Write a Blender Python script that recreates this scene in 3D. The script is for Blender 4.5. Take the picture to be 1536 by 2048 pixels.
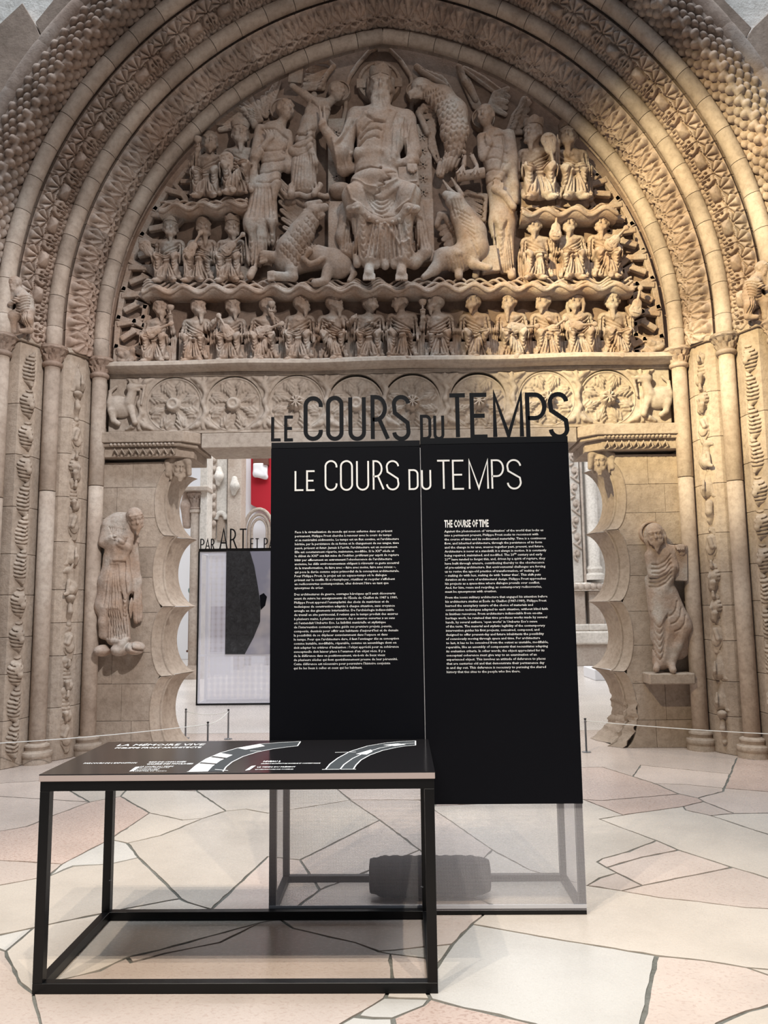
import bpy, bmesh, math, random
import numpy as np
from mathutils import Vector, Matrix
from mathutils.geometry import delaunay_2d_cdt

for _o in list(bpy.data.objects): bpy.data.objects.remove(_o)
SC = bpy.context.scene
COL = SC.collection
random.seed(7); np.random.seed(7)

# ------------------------------------------------------------------ camera
FPX, IW, IH = 1539.0, 1536, 2048
CAM = np.array([0.113, -8.702, 1.60])
PITCH, YAW, ROLL = 0.12059, -0.01954, 0.01196
_fw = np.array([math.sin(YAW)*math.cos(PITCH), math.cos(YAW)*math.cos(PITCH), math.sin(PITCH)])
_r0 = np.array([math.cos(YAW), -math.sin(YAW), 0.0]); _u0 = np.cross(_r0, _fw)
_r = math.cos(ROLL)*_r0-math.sin(ROLL)*_u0; _u = math.sin(ROLL)*_r0+math.cos(ROLL)*_u0
cd = bpy.data.cameras.new('camera'); cam = bpy.data.objects.new('camera', cd); COL.objects.link(cam)
cd.sensor_fit = 'VERTICAL'; cd.sensor_height = 24.0; cd.lens = 24.0*FPX/IH; cd.clip_start = .05; cd.clip_end = 200
cam.matrix_world = Matrix(((_r[0], _u[0], -_fw[0], CAM[0]), (_r[1], _u[1], -_fw[1], CAM[1]), (_r[2], _u[2], -_fw[2], CAM[2]), (0, 0, 0, 1)))
SC.camera = cam
# helpers that read a real position out of the photograph: a pixel on a plane of known depth / on the floor
def P(x, y, Y):
    d = _fw*FPX+_r*(x-IW/2)-_u*(y-IH/2); return CAM+d*((Y-CAM[1])/d[1])
def G(x, y, Z=0.0):
    d = _fw*FPX+_r*(x-IW/2)-_u*(y-IH/2); return CAM+d*((Z-CAM[2])/d[2])

# ------------------------------------------------------------------ world, lights, exposure
SC.view_settings.view_transform = 'Standard'; SC.view_settings.look = 'None'
SC.view_settings.gamma = 1.0; SC.view_settings.use_curve_mapping = False
SC.view_settings.exposure = 0.2
wd = bpy.data.worlds.new('world'); SC.world = wd; wd.use_nodes = True
wd.node_tree.nodes['Background'].inputs[0].default_value = (0.80, 0.88, 1.0, 1); wd.node_tree.nodes['Background'].inputs[1].default_value = 0.09

def area(name, loc, target, sx, sy, power, col):
    l = bpy.data.lights.new(name, 'AREA'); l.shape = 'RECTANGLE'; l.size = sx; l.size_y = sy; l.energy = power; l.color = col
    o = bpy.data.objects.new(name, l); COL.objects.link(o); o.location = loc
    o.rotation_euler = (Vector(target)-Vector(loc)).to_track_quat('-Z', 'Y').to_euler(); return o
def spot(name, loc, target, power, ang, col, blend=.5, rad=.06):
    l = bpy.data.lights.new(name, 'SPOT'); l.energy = power; l.spot_size = math.radians(ang); l.spot_blend = blend; l.color = col; l.shadow_soft_size = rad
    o = bpy.data.objects.new(name, l); COL.objects.link(o); o.location = loc
    o.rotation_euler = (Vector(target)-Vector(loc)).to_track_quat('-Z', 'Y').to_euler(); return o
area('skylight', (0.0, -5.2, 19.0), (0, -4.4, 0), 14, 8, 3300, (0.78, 0.89, 1.0))
area('gallery_skylight', (0, 9.5, 10.5), (0, 9.5, 0), 16, 12, 1700, (1.0, 0.99, 0.98))
spot('spot_warm', (-4.2, -8.2, 8.8), (3.5, -0.2, 4.9), 11500, 26, (1.0, .84, .48), .8, .10)
spot('spot_jamb', (-3.2, -7.8, 9.0), (3.3, 0, 1.8), 1900, 28, (1.0, .84, .58), .6, .05)
spot('spot_left', (2.6, -8.4, 8.4), (-3.6, -.2, 2.4), 2700, 38, (.98, .96, .95), .8, .10)
spot('spot_gallery', (-.6, 1.9, 6.8), (-2.6, 4.2, 1.4), 420, 50, (1, 1, 1), .8, .2)
spot('spot_tympanum', (2.4, -8.6, 9.2), (-1.0, .1, 5.2), 850, 48, (1.0, .93, .86), .7, .12)
for i, (x, y) in enumerate([(1.7, -8.6), (-2.9, -8.6), (.6, -8.9), (-1.7, -8.2)]):
    spot('spot_floor', (x, y, 9.2), (-.1+.3*x, -5.2, 0), 900, 38, (1.0, .90, .76), .6, .05)

# ------------------------------------------------------------------ materials
MATS = {}
def nmat(name):
    m = bpy.data.materials.new(name); m.use_nodes = True; nt = m.node_tree; nt.nodes.clear()
    out = nt.nodes.new('ShaderNodeOutputMaterial'); b = nt.nodes.new('ShaderNodeBsdfPrincipled')
    nt.links.new(b.outputs[0], out.inputs[0]); MATS[name] = m; return m, nt, b, out
def nd(nt, t, **kw):
    n = nt.nodes.new('ShaderNode'+t)
    for k, v in kw.items():
        if k in n.inputs: n.inputs[k].default_value = v
        else: setattr(n, k, v)
    return n
def ramp(nt, stops):
    r = nt.nodes.new('ShaderNodeValToRGB'); e = r.color_ramp.elements
    while len(e) < len(stops): e.new(.5)
    for q, (p, c) in zip(e, stops): q.position = p; q.color = (*c, 1)
    return r
def mixc(nt, fac, a, b, mode='MIX'):
    m = nt.nodes.new('ShaderNodeMix'); m.data_type = 'RGBA'; m.blend_type = mode
    for s, v in ((m.inputs[0], fac), (m.inputs[6], a), (m.inputs[7], b)):
        if hasattr(v, 'is_output'): nt.links.new(v, s)
        elif isinstance(v, (int, float)): s.default_value = v
        else: s.default_value = (*v, 1)
    return m.outputs[2]
def stone(name, dark, mid, light, rough=.85, bump=.35, vary=.25, sc=1.0, pits=True):
    dark, mid, light = [(c[0], c[1]*1.05, c[2]*1.13) for c in (dark, mid, light)]
    m, nt, b, out = nmat(name); L = nt.links.new
    geo = nd(nt, 'NewGeometry')
    n1 = nd(nt, 'TexNoise', Scale=1.3*sc, Detail=6.0, Roughness=.62); L(geo.outputs['Position'], n1.inputs['Vector'])
    r1 = ramp(nt, [(.30, dark), (.52, mid), (.74, light)]); L(n1.outputs[0], r1.inputs[0])
    n2 = nd(nt, 'TexNoise', Scale=17*sc, Detail=5.0, Roughness=.7); L(geo.outputs['Position'], n2.inputs['Vector'])
    r2 = ramp(nt, [(.33, (.72, .70, .68)), (.55, (1, 1, 1)), (.75, (1.12, 1.10, 1.08))]); L(n2.outputs[0], r2.inputs[0])
    c = mixc(nt, .8, r1.outputs[0], r2.outputs[0], 'MULTIPLY')
    oi = nd(nt, 'ObjectInfo'); mr = nd(nt, 'MapRange'); L(oi.outputs['Random'], mr.inputs[0]); mr.inputs[3].default_value = 1-vary; mr.inputs[4].default_value = 1+vary*.45
    cc = nd(nt, 'CombineColor'); [L(mr.outputs[0], cc.inputs[i]) for i in range(3)]
    c = mixc(nt, 1.0, c, cc.outputs[0], 'MULTIPLY')
    L(c, b.inputs['Base Color']); b.inputs['Roughness'].default_value = rough; b.inputs['Specular IOR Level'].default_value = .25
    n3 = nd(nt, 'TexNoise', Scale=46*sc, Detail=4.0, Roughness=.65); L(geo.outputs['Position'], n3.inputs['Vector'])
    n4 = nd(nt, 'TexNoise', Scale=9*sc, Detail=3.0); L(geo.outputs['Position'], n4.inputs['Vector'])
    ad = nd(nt, 'Math', operation='MULTIPLY_ADD'); L(n4.outputs[0], ad.inputs[0]); ad.inputs[1].default_value = 1.6; L(n3.outputs[0], ad.inputs[2])
    bp = nd(nt, 'Bump', Strength=bump, Distance=.012); L(ad.outputs[0], bp.inputs['Height']); L(bp.outputs[0], b.inputs['Normal'])
    return m
def plain(name, col, rough=.6, metal=0.0, spec=.5):
    m, nt, b, out = nmat(name); b.inputs['Base Color'].default_value = (*col, 1)
    b.inputs['Roughness'].default_value = rough; b.inputs['Metallic'].default_value = metal; b.inputs['Specular IOR Level'].default_value = spec
    n = nd(nt, 'TexNoise', Scale=30.0, Detail=3.0); bp = nd(nt, 'Bump', Strength=.06, Distance=.004)
    nt.links.new(n.outputs[0], bp.inputs['Height']); nt.links.new(bp.outputs[0], b.inputs['Normal']); return m
stone('stone_arch', (.285, .185, .130), (.375, .268, .200), (.46, .37, .30))
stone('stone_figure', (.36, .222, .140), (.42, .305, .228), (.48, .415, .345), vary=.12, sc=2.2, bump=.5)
stone('stone_roll', (.31, .225, .165), (.43, .325, .245), (.52, .415, .325), bump=.25, vary=.2)
stone('stone_jamb', (.33, .245, .178), (.43, .325, .240), (.50, .395, .305), bump=.4, vary=.14, sc=1.2)
stone('stone_lintel', (.36, .27, .20), (.46, .365, .285), (.52, .43, .345), vary=.08, bump=.25)
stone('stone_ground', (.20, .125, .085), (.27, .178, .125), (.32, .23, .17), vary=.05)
stone('stone_pale', (.50, .43, .35), (.62, .545, .455), (.72, .64, .545), vary=.15, bump=.3)
stone('stone_wall', (.24, .165, .115), (.33, .23, .165), (.41, .30, .22), bump=.3, vary=.15)
stone('plaster_pale', (.66, .575, .48), (.78, .685, .58), (.86, .76, .65), bump=.5, vary=.03)
plain('plaster_white', (.76, .75, .76), .8, 0, .2)
plain('red_paint', (.42, .018, .03), .75, 0, .2)
plain('metal_black', (.004, .0042, .005), .38, .0, .3)
plain('metal_grey', (.30, .30, .31), .3, .9)
plain('letter_black', (.007, .008, .011), .5, 0, .2)
plain('panel_black', (.003, .0034, .006), .6, 0, .12)
plain('print_white', (.88, .88, .88), .6, 0, .2)
plain('print_grey', (.055, .06, .065), .6, 0, .2)
plain('ply_edge', (.56, .47, .45), .6)
plain('rope_white', (.72, .70, .66), .7)
plain('bag_dark', (.035, .034, .037), .8, 0, .2)
plain('frame_white', (.66, .66, .70), .45, .0)
plain('wood_brown', (.115, .042, .026), .45)
plain('bronze_green', (.10, .20, .18), .5, .3)
plain('tape_white', (.85, .85, .86), .4)
m, nt, b, out = nmat('table_print'); b.inputs['Base Color'].default_value = (.012, .011, .012, 1); b.inputs['Roughness'].default_value = .16; b.inputs['Specular IOR Level'].default_value = .6
n = nd(nt, 'TexNoise', Scale=60.0); bp = nd(nt, 'Bump', Strength=.03, Distance=.002); nt.links.new(n.outputs[0], bp.inputs['Height']); nt.links.new(bp.outputs[0], b.inputs['Normal'])
# woven scrim: fine threads with holes between them
def scrim(name, col, thread):
    m, nt, b, out = nmat(name); L = nt.links.new
    b.inputs['Base Color'].default_value = (*col, 1); b.inputs['Roughness'].default_value = .9; b.inputs['Specular IOR Level'].default_value = .1
    tc = nd(nt, 'TexCoord'); sp = nd(nt, 'SeparateXYZ'); L(tc.outputs['Object'], sp.inputs[0])
    fac = []
    for ax in (0, 1, 2):
        a = nd(nt, 'Math', operation='MULTIPLY'); L(sp.outputs[ax], a.inputs[0]); a.inputs[1].default_value = 260.0
        f_ = nd(nt, 'Math', operation='FRACT'); L(a.outputs[0], f_.inputs[0])
        g = nd(nt, 'Math', operation='LESS_THAN'); L(f_.outputs[0], g.inputs[0]); g.inputs[1].default_value = thread if ax != 1 else 0.0
        fac.append(g)
    mx = nd(nt, 'Math', operation='MAXIMUM'); L(fac[0].outputs[0], mx.inputs[0]); L(fac[2].outputs[0], mx.inputs[1])
    tr = nd(nt, 'BsdfTransparent'); ms = nd(nt, 'MixShader'); L(mx.outputs[0], ms.inputs[0]); L(tr.outputs[0], ms.inputs[1]); L(b.outputs[0], ms.inputs[2]); L(ms.outputs[0], out.inputs[0])
    return m
scrim('scrim_grey', (.74, .72, .76), .135)
scrim('scrim_pale', (.80, .80, .88), .24)
# polished flagstone: per-slab tint, fossil flecks
def flag(name, base, red, fleck):
    m, nt, b, out = nmat(name); L = nt.links.new
    geo = nd(nt, 'NewGeometry'); oi = nd(nt, 'ObjectInfo')
    n1 = nd(nt, 'TexNoise', Scale=1.4, Detail=5.0, Roughness=.6); L(geo.outputs['Position'], n1.inputs['Vector'])
    r1 = ramp(nt, [(.32, tuple(.86*x for x in base)), (.55, base), (.75, tuple(min(1, 1.06*x) for x in base))]); L(n1.outputs[0], r1.inputs[0])
    mp = nd(nt, 'Mapping'); L(geo.outputs['Position'], mp.inputs[0]); mp.inputs['Scale'].default_value = (1, 1.5, 1); mp.inputs['Rotation'].default_value = (0, 0, .3)
    n2 = nd(nt, 'TexNoise', Scale=46.0, Detail=2.5, Roughness=.55); L(mp.outputs[0], n2.inputs['Vector'])
    r2 = ramp(nt, [(.59-.06*fleck, (0, 0, 0)), (.65-.06*fleck, (1, 1, 1))]); L(n2.outputs[0], r2.inputs[0])
    ml = nd(nt, 'Math', operation='MULTIPLY'); L(r2.outputs[0], ml.inputs[0]); ml.inputs[1].default_value = .25+.45*fleck
    c = mixc(nt, ml.outputs[0], r1.outputs[0], red)
    mr = nd(nt, 'MapRange'); L(oi.outputs['Random'], mr.inputs[0]); mr.inputs[3].default_value = .86; mr.inputs[4].default_value = 1.06
    cc = nd(nt, 'CombineColor'); [L(mr.outputs[0], cc.inputs[i]) for i in range(3)]
    c = mixc(nt, 1.0, c, cc.outputs[0], 'MULTIPLY')
    L(c, b.inputs['Base Color']); b.inputs['Roughness'].default_value = .24; b.inputs['Specular IOR Level'].default_value = .45
    rr = nd(nt, 'MapRange'); L(n2.outputs[0], rr.inputs[0]); rr.inputs[3].default_value = .16; rr.inputs[4].default_value = .36; L(rr.outputs[0], b.inputs['Roughness'])
    bp = nd(nt, 'Bump', Strength=.05, Distance=.003); L(n1.outputs[0], bp.inputs['Height']); L(bp.outputs[0], b.inputs['Normal'])
flag('flag_cream', (.62, .54, .46), (.50, .40, .33), .1)
flag('flag_pink', (.61, .50, .43), (.45, .33, .28), .5)
flag('flag_red', (.59, .45, .38), (.40, .27, .22), .9)
flag('flag_grey', (.61, .57, .52), (.5, .44, .39), .0)
stone('grout', (.12, .112, .088), (.165, .152, .122), (.23, .21, .172), vary=0, sc=3, bump=.4)
flag('floor_gallery', (.70, .64, .59), (.55, .47, .42), .1)
# dark photograph print: rough rock texture
m, nt, b, out = nmat('photo_rock'); L = nt.links.new
geo = nd(nt, 'NewGeometry'); v = nd(nt, 'TexNoise', Scale=13.0, Detail=9.0, Roughness=.75, Distortion=1.2); L(geo.outputs['Position'], v.inputs['Vector'])
rp = ramp(nt, [(.38, (.006, .0065, .008)), (.6, (.03, .031, .036)), (.78, (.09, .09, .10))]); L(v.outputs[0], rp.inputs[0]); L(rp.outputs[0], b.inputs['Base Color']); b.inputs['Roughness'].default_value = .6
m, nt, b, out = nmat('photo_sky'); geo = nd(nt, 'NewGeometry'); v = nd(nt, 'TexNoise', Scale=1.5, Detail=3.0); nt.links.new(geo.outputs['Position'], v.inputs['Vector'])
rp = ramp(nt, [(.40, (.26, .26, .33)), (.60, (.50, .46, .47))]); nt.links.new(v.outputs[0], rp.inputs[0]); nt.links.new(rp.outputs[0], b.inputs['Base Color']); b.inputs['Roughness'].default_value = .6

# ------------------------------------------------------------------ mesh helpers
def me_np(name, V, F, smooth=True):
    V = np.asarray(V, np.float32); F = np.asarray(F, np.int32); n = F.shape[1]
    me = bpy.data.meshes.new(name); me.vertices.add(len(V)); me.vertices.foreach_set('co', V.ravel())
    me.loops.add(F.size); me.loops.foreach_set('vertex_index', F.ravel())
    me.polygons.add(len(F)); me.polygons.foreach_set('loop_start', np.arange(0, F.size, n, dtype=np.int32))
    if smooth: me.polygons.foreach_set('use_smooth', np.ones(len(F), bool))
    me.update(calc_edges=True); me.validate(); return me
def me_py(name, V, F, smooth=False):
    me = bpy.data.meshes.new(name); me.from_pydata([tuple(map(float, v)) for v in V], [], [tuple(f) for f in F])
    if smooth: me.polygons.foreach_set('use_smooth', [True]*len(F))
    me.update(); return me
def link(name, me, mat, parent=None, loc=None, rot=None, mtx=None):
    o = bpy.data.objects.new(name, me); COL.objects.link(o)
    if me is not None and mat is not None and not me.materials: me.materials.append(MATS[mat])
    if parent is not None: o.parent = parent
    if loc is not None: o.location = Vector([float(q) for q in loc])
    if rot is not None: o.rotation_euler = rot
    if mtx is not None: o.matrix_local = mtx
    return o
def tag(o, label=None, cat=None, group=None, kind=None):
    if label: o['label'] = label
    if cat: o['category'] = cat
    if group: o['group'] = group
    if kind: o['kind'] = kind
    return o
def thing(name, loc, label, cat, group=None):
    o = link(name, None, None, loc=loc); o.empty_display_size = .1; return tag(o, label, cat, group)
def struct(name, me, mat, label=None):
    o = link(name, me, mat); o['kind'] = 'structure'
    if label: o['label'] = label
    return o
class MB:
    def __init__(s): s.V = []; s.F = []
    def box(s, c, h, R=None):
        b = len(s.V); c = np.asarray(c, float)
        for i in (-1, 1):
            for j in (-1, 1):
                for k in (-1, 1):
                    p = np.array([i*h[0], j*h[1], k*h[2]]); s.V.append(c+(R@p if R is not None else p))
        for f in ((0, 1, 3, 2), (4, 6, 7, 5), (0, 4, 5, 1), (2, 3, 7, 6), (0, 2, 6, 4), (1, 5, 7, 3)): s.F.append([b+q for q in f])
        return s
    def bb(s, x0, x1, y0, y1, z0, z1): return s.box(((x0+x1)/2, (y0+y1)/2, (z0+z1)/2), (abs(x1-x0)/2, abs(y1-y0)/2, abs(z1-z0)/2))
    def prism(s, pts, y0, y1):       # polygon in XZ extruded along Y
        n = len(pts); b = len(s.V); ar = sum(pts[i][0]*pts[(i+1) % n][1]-pts[(i+1) % n][0]*pts[i][1] for i in range(n))
        if ar < 0: pts = pts[::-1]
        for y in (y0, y1): s.V += [np.array([p[0], y, p[1]]) for p in pts]
        s.F.append([b+i for i in range(n)]); s.F.append([b+n+i for i in range(n-1, -1, -1)])
        for i in range(n): j = (i+1) % n; s.F.append([b+j, b+i, b+n+i, b+n+j])
        return s
    def tube(s, pts, r, n=8, cap=True):
        pts = [np.asarray(p, float) for p in pts]; rs = r if hasattr(r, '__len__') else [r]*len(pts); b = len(s.V); prev = None
        for i, p in enumerate(pts):
            t = pts[min(i+1, len(pts)-1)]-pts[max(i-1, 0)]; t = t/(np.linalg.norm(t)+1e-9)
            if prev is None:
                a = np.array([0, 0, 1.]) if abs(t[2]) < .9 else np.array([1., 0, 0]); x = np.cross(a, t)
            else: x = prev-t*(prev@t)
            x /= np.linalg.norm(x); prev = x; yv = np.cross(t, x)
            for k in range(n): an = 2*math.pi*k/n; s.V.append(p+rs[i]*(math.cos(an)*x+math.sin(an)*yv))
        for i in range(len(pts)-1):
            for k in range(n): s.F.append([b+i*n+k, b+i*n+(k+1) % n, b+(i+1)*n+(k+1) % n, b+(i+1)*n+k])
        if cap: s.F.append([b+k for k in range(n-1, -1, -1)]); s.F.append([b+(len(pts)-1)*n+k for k in range(n)])
        return s
    def lathe(s, prof, c=(0, 0, 0), n=24, fn=None):   # (r,z) profile round Z
        b = len(s.V); c = np.asarray(c, float)
        for (r, z) in prof:
            for k in range(n):
                an = 2*math.pi*k/n; q = r+(fn(an, z) if fn else 0); s.V.append(c+np.array([q*math.cos(an), q*math.sin(an), z]))
        for i in range(len(prof)-1):
            for k in range(n): s.F.append([b+i*n+k, b+i*n+(k+1) % n, b+(i+1)*n+(k+1) % n, b+(i+1)*n+k])
        s.F.append([b+k for k in range(n-1, -1, -1)]); s.F.append([b+(len(prof)-1)*n+k for k in range(n)])
        return s
    def me(s, name, smooth=False, bevel=0, seg=1):
        me = me_py(name, s.V, s.F, smooth)
        if bevel:
            bm = bmesh.new(); bm.from_mesh(me); bmesh.ops.bevel(bm, geom=bm.edges[:], offset=bevel, segments=seg, affect='EDGES', profile=.5); bm.to_mesh(me); bm.free()
        return me
    def obj(s, name, mat, parent=None, smooth=False, bevel=0, loc=None):
        return link(name, s.me(name, smooth, bevel), mat, parent, loc)
def smooth_by_angle(me, deg=40):
    bm = bmesh.new(); bm.from_mesh(me); c = math.radians(deg)
    for e in bm.edges: e.smooth = e.is_manifold and e.calc_face_angle(0) < c
    for f in bm.faces: f.smooth = True
    bm.to_mesh(me); bm.free()
def Rx(a): c, s = math.cos(a), math.sin(a); return np.array([[1, 0, 0], [0, c, -s], [0, s, c]])
def Ry(a): c, s = math.cos(a), math.sin(a); return np.array([[c, 0, s], [0, 1, 0], [-s, 0, c]])
def Rz(a): c, s = math.cos(a), math.sin(a); return np.array([[c, -s, 0], [s, c, 0], [0, 0, 1]])
def M4(R, t): return Matrix([[*map(float, R[i]), float(t[i])] for i in range(3)]+[[0, 0, 0, 1]])

# ------------------------------------------------------------------ carving: signed distances meshed with surface nets
class Sculpt:
    def __init__(s, lo, hi, h):
        s.lo = np.asarray(lo, float); s.h = h; s.n = np.ceil((np.asarray(hi, float)-s.lo)/h).astype(int)+1
        s.ax = [s.lo[i]+h*np.arange(s.n[i]) for i in range(3)]
        s.D = np.full(tuple(s.n), .2, np.float32); s.E = np.zeros((s.n[0], s.n[2]), np.float32)
    def _g(s, lo, hi):
        sl = []
        for i in range(3):
            a = int(np.floor((lo[i]-s.lo[i])/s.h)); b = int(np.ceil((hi[i]-s.lo[i])/s.h))+1
            a = max(0, a); b = min(s.n[i], b)
            if b <= a: return None, None
            sl.append(slice(a, b))
        return tuple(sl), (s.ax[0][sl[0]][:, None, None], s.ax[1][sl[1]][None, :, None], s.ax[2][sl[2]][None, None, :])
    def put(s, sl, d, k, op):
        A = s.D[sl]
        if op == 'u':
            hh = np.maximum(k-np.abs(A-d), 0)/k; s.D[sl] = np.minimum(A, d)-hh*hh*k*.25
        else:
            d = -d; hh = np.maximum(k-np.abs(A-d), 0)/k; s.D[sl] = np.maximum(A, d)+hh*hh*k*.25
    def cap(s, a, b, ra, rb=None, k=.03, fy=1.0, op='u', ring=None):
        a = np.asarray(a, float); b = np.asarray(b, float); rb = ra if rb is None else rb; m = max(ra, rb)*1.05+k+2*s.h
        sl, g = s._g(np.minimum(a, b)-m, np.maximum(a, b)+m)
        if sl is None: return s
        ba = b-a; bb = (ba[0]**2+(ba[1]/fy)**2+ba[2]**2)+1e-12
        px, py, pz = g[0]-a[0], (g[1]-a[1])/fy, g[2]-a[2]
        t = np.clip((px*ba[0]+py*ba[1]/fy+pz*ba[2])/bb, 0, 1)
        d = np.sqrt((px-t*ba[0])**2+(py-t*ba[1]/fy)**2+(pz-t*ba[2])**2)-(ra+(rb-ra)*t)
        if ring: d = d+ring[0]*np.abs(np.sin(math.pi*ring[1]*t+ring[2]))
        s.put(sl, d.astype(np.float32), k, op); return s
    def chain(s, pts, rs, k=.03, fy=1.0, ring=None):
        for i in range(len(pts)-1): s.cap(pts[i], pts[i+1], rs[i], rs[i+1], k, fy, ring=ring)
        return s
    def ell(s, c, r, R=None, k=.03, op='u'):
        c = np.asarray(c, float); r = np.asarray(r, float); m = max(r)+k+2*s.h if R is not None else r+k+2*s.h
        sl, g = s._g(c-m, c+m)
        if sl is None: return s
        x, y, z = g[0]-c[0], g[1]-c[1], g[2]-c[2]
        if R is not None: x, y, z = [R[0][i]*x+R[1][i]*y+R[2][i]*z for i in range(3)]
        q = np.sqrt((x/r[0])**2+(y/r[1])**2+(z/r[2])**2)+1e-9; q2 = np.sqrt((x/r[0]**2)**2+(y/r[1]**2)**2+(z/r[2]**2)**2)+1e-9
        s.put(sl, (q*(q-1)/q2).astype(np.float32), k, op); return s
    def box(s, c, h, R=None, rd=.01, k=.02, op='u'):
        c = np.asarray(c, float); h = np.asarray(h, float)-rd; m = (np.linalg.norm(h) if R is not None else h)+rd+k+2*s.h
        sl, g = s._g(c-m, c+m)
        if sl is None: return s
        x, y, z = g[0]-c[0], g[1]-c[1], g[2]-c[2]
        if R is not None: x, y, z = [R[0][i]*x+R[1][i]*y+R[2][i]*z for i in range(3)]
        x, y, z = np.abs(x)-h[0], np.abs(y)-h[1], np.abs(z)-h[2]
        d = np.sqrt(np.maximum(x, 0)**2+np.maximum(y, 0)**2+np.maximum(z, 0)**2)+np.minimum(np.maximum(x, np.maximum(y, z)), 0)-rd
        s.put(sl, d.astype(np.float32), k, op); return s
    def groove(s, pts, w=.014, d=.02):      # chisel line: follows a polyline of (x,z), cut to depth d (negative raises it)
        pts = [np.asarray(p, float) for p in pts]
        X = s.ax[0][:, None]; Z = s.ax[2][None, :]; best = np.full(s.E.shape, 9., np.float32)
        for p, q in zip(pts[:-1], pts[1:]):
            m = 3*w; i0 = np.searchsorted(s.ax[0], min(p[0], q[0])-m); i1 = np.searchsorted(s.ax[0], max(p[0], q[0])+m); k0 = np.searchsorted(s.ax[2], min(p[1], q[1])-m); k1 = np.searchsorted(s.ax[2], max(p[1], q[1])+m)
            if i1 <= i0 or k1 <= k0: continue
            v = q-p; x = X[i0:i1]-p[0]; z = Z[:, k0:k1]-p[1]; t = np.clip((x*v[0]+z*v[1])/(v@v+1e-12), 0, 1)
            best[i0:i1, k0:k1] = np.minimum(best[i0:i1, k0:k1], np.hypot(x-t*v[0], z-t*v[1]))
        s.E += (d*(1.35 if d > 0 else 1.2)*np.exp(-(best/w)**2)).astype(np.float32); return s
    def ufold(s, c, w, h, n, gw=.013, d=.018, tilt=0.0):     # nested hanging folds
        for i in range(n):
            f = (i+1)/n; pts = []
            for t in np.linspace(-1, 1, 9): pts.append((c[0]+w*t*(.45+.55*f)+tilt*(1-t*t), c[1]+h*f*(t*t-1)+h*.15*f))
            s.groove(pts, gw, d)
        return s
    def fan(s, a0, a1, b0, b1, n, gw=.012, d=.018, curve=0.0):  # pleats from segment a0-a1 to segment b0-b1
        for i in range(n):
            f = (i+.5)/n; p = np.array(a0)*(1-f)+np.array(a1)*f; q = np.array(b0)*(1-f)+np.array(b1)*f
            mid = (p+q)/2+np.array([curve*(f-.5), 0]); s.groove([p, mid, q], gw, d)
        return s
    def mesh(s, name, disp=True):
        D = s.D
        if disp: D = D+s.E[:, None, :]
        D[0] = D[-1] = .05; D[:, 0] = D[:, -1] = .05; D[:, :, 0] = D[:, :, -1] = .05
        I = D < 0; cnt = np.zeros(tuple(s.n-1), np.uint8)
        for i in (0, 1):
            for j in (0, 1):
                for k in (0, 1): cnt += I[i:s.n[0]-1+i, j:s.n[1]-1+j, k:s.n[2]-1+k]
        act = (cnt > 0) & (cnt < 8); ci, cj, ck = np.nonzero(act); idx = np.full(act.shape, -1, np.int32); idx[act] = np.arange(len(ci))
        acc = np.zeros((len(ci), 3)); num = np.zeros(len(ci))
        cv = {(i, j, k): D[ci+i, cj+j, ck+k] for i in (0, 1) for j in (0, 1) for k in (0, 1)}
        for a in cv:
            for x in range(3):
                if a[x] == 0:
                    b = list(a); b[x] = 1; b = tuple(b); d0, d1 = cv[a], cv[b]; cr = (d0 < 0) != (d1 < 0); t = np.where(cr, d0/(d0-d1+1e-12), 0)
                    pt = np.zeros((len(ci), 3)); pt += a; pt[:, x] = t; acc += pt*cr[:, None]; num += cr
        V = (np.stack([ci, cj, ck], 1)+acc/np.maximum(num, 1)[:, None])*s.h+s.lo
        Q = []
        for x in range(3):
            y, z = (x+1) % 3, (x+2) % 3
            s0 = [slice(None)]*3; s1 = [slice(None)]*3; s0[x] = slice(0, -1); s1[x] = slice(1, None)
            A = I[tuple(s0)]; B = I[tuple(s1)]; ch = A != B
            for dirn in (True, False):
                e = np.nonzero(ch & (A == dirn)); p = [np.array(v) for v in e]
                if len(p[0]) == 0: continue
                ok = (p[y] >= 1) & (p[z] >= 1) & (p[y] < s.n[y]-1) & (p[z] < s.n[z]-1); p = [v[ok] for v in p]
                def ix(dy, dz):
                    q = [v.copy() for v in p]; q[y] = q[y]-dy; q[z] = q[z]-dz; return idx[q[0], q[1], q[2]]
                q4 = [ix(1, 1), ix(0, 1), ix(0, 0), ix(1, 0)]
                if not dirn: q4 = q4[::-1]
                Q.append(np.stack(q4, 1))
        F = np.concatenate(Q); F = F[(F >= 0).all(1)]
        return me_np(name, V, F, True)

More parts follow.
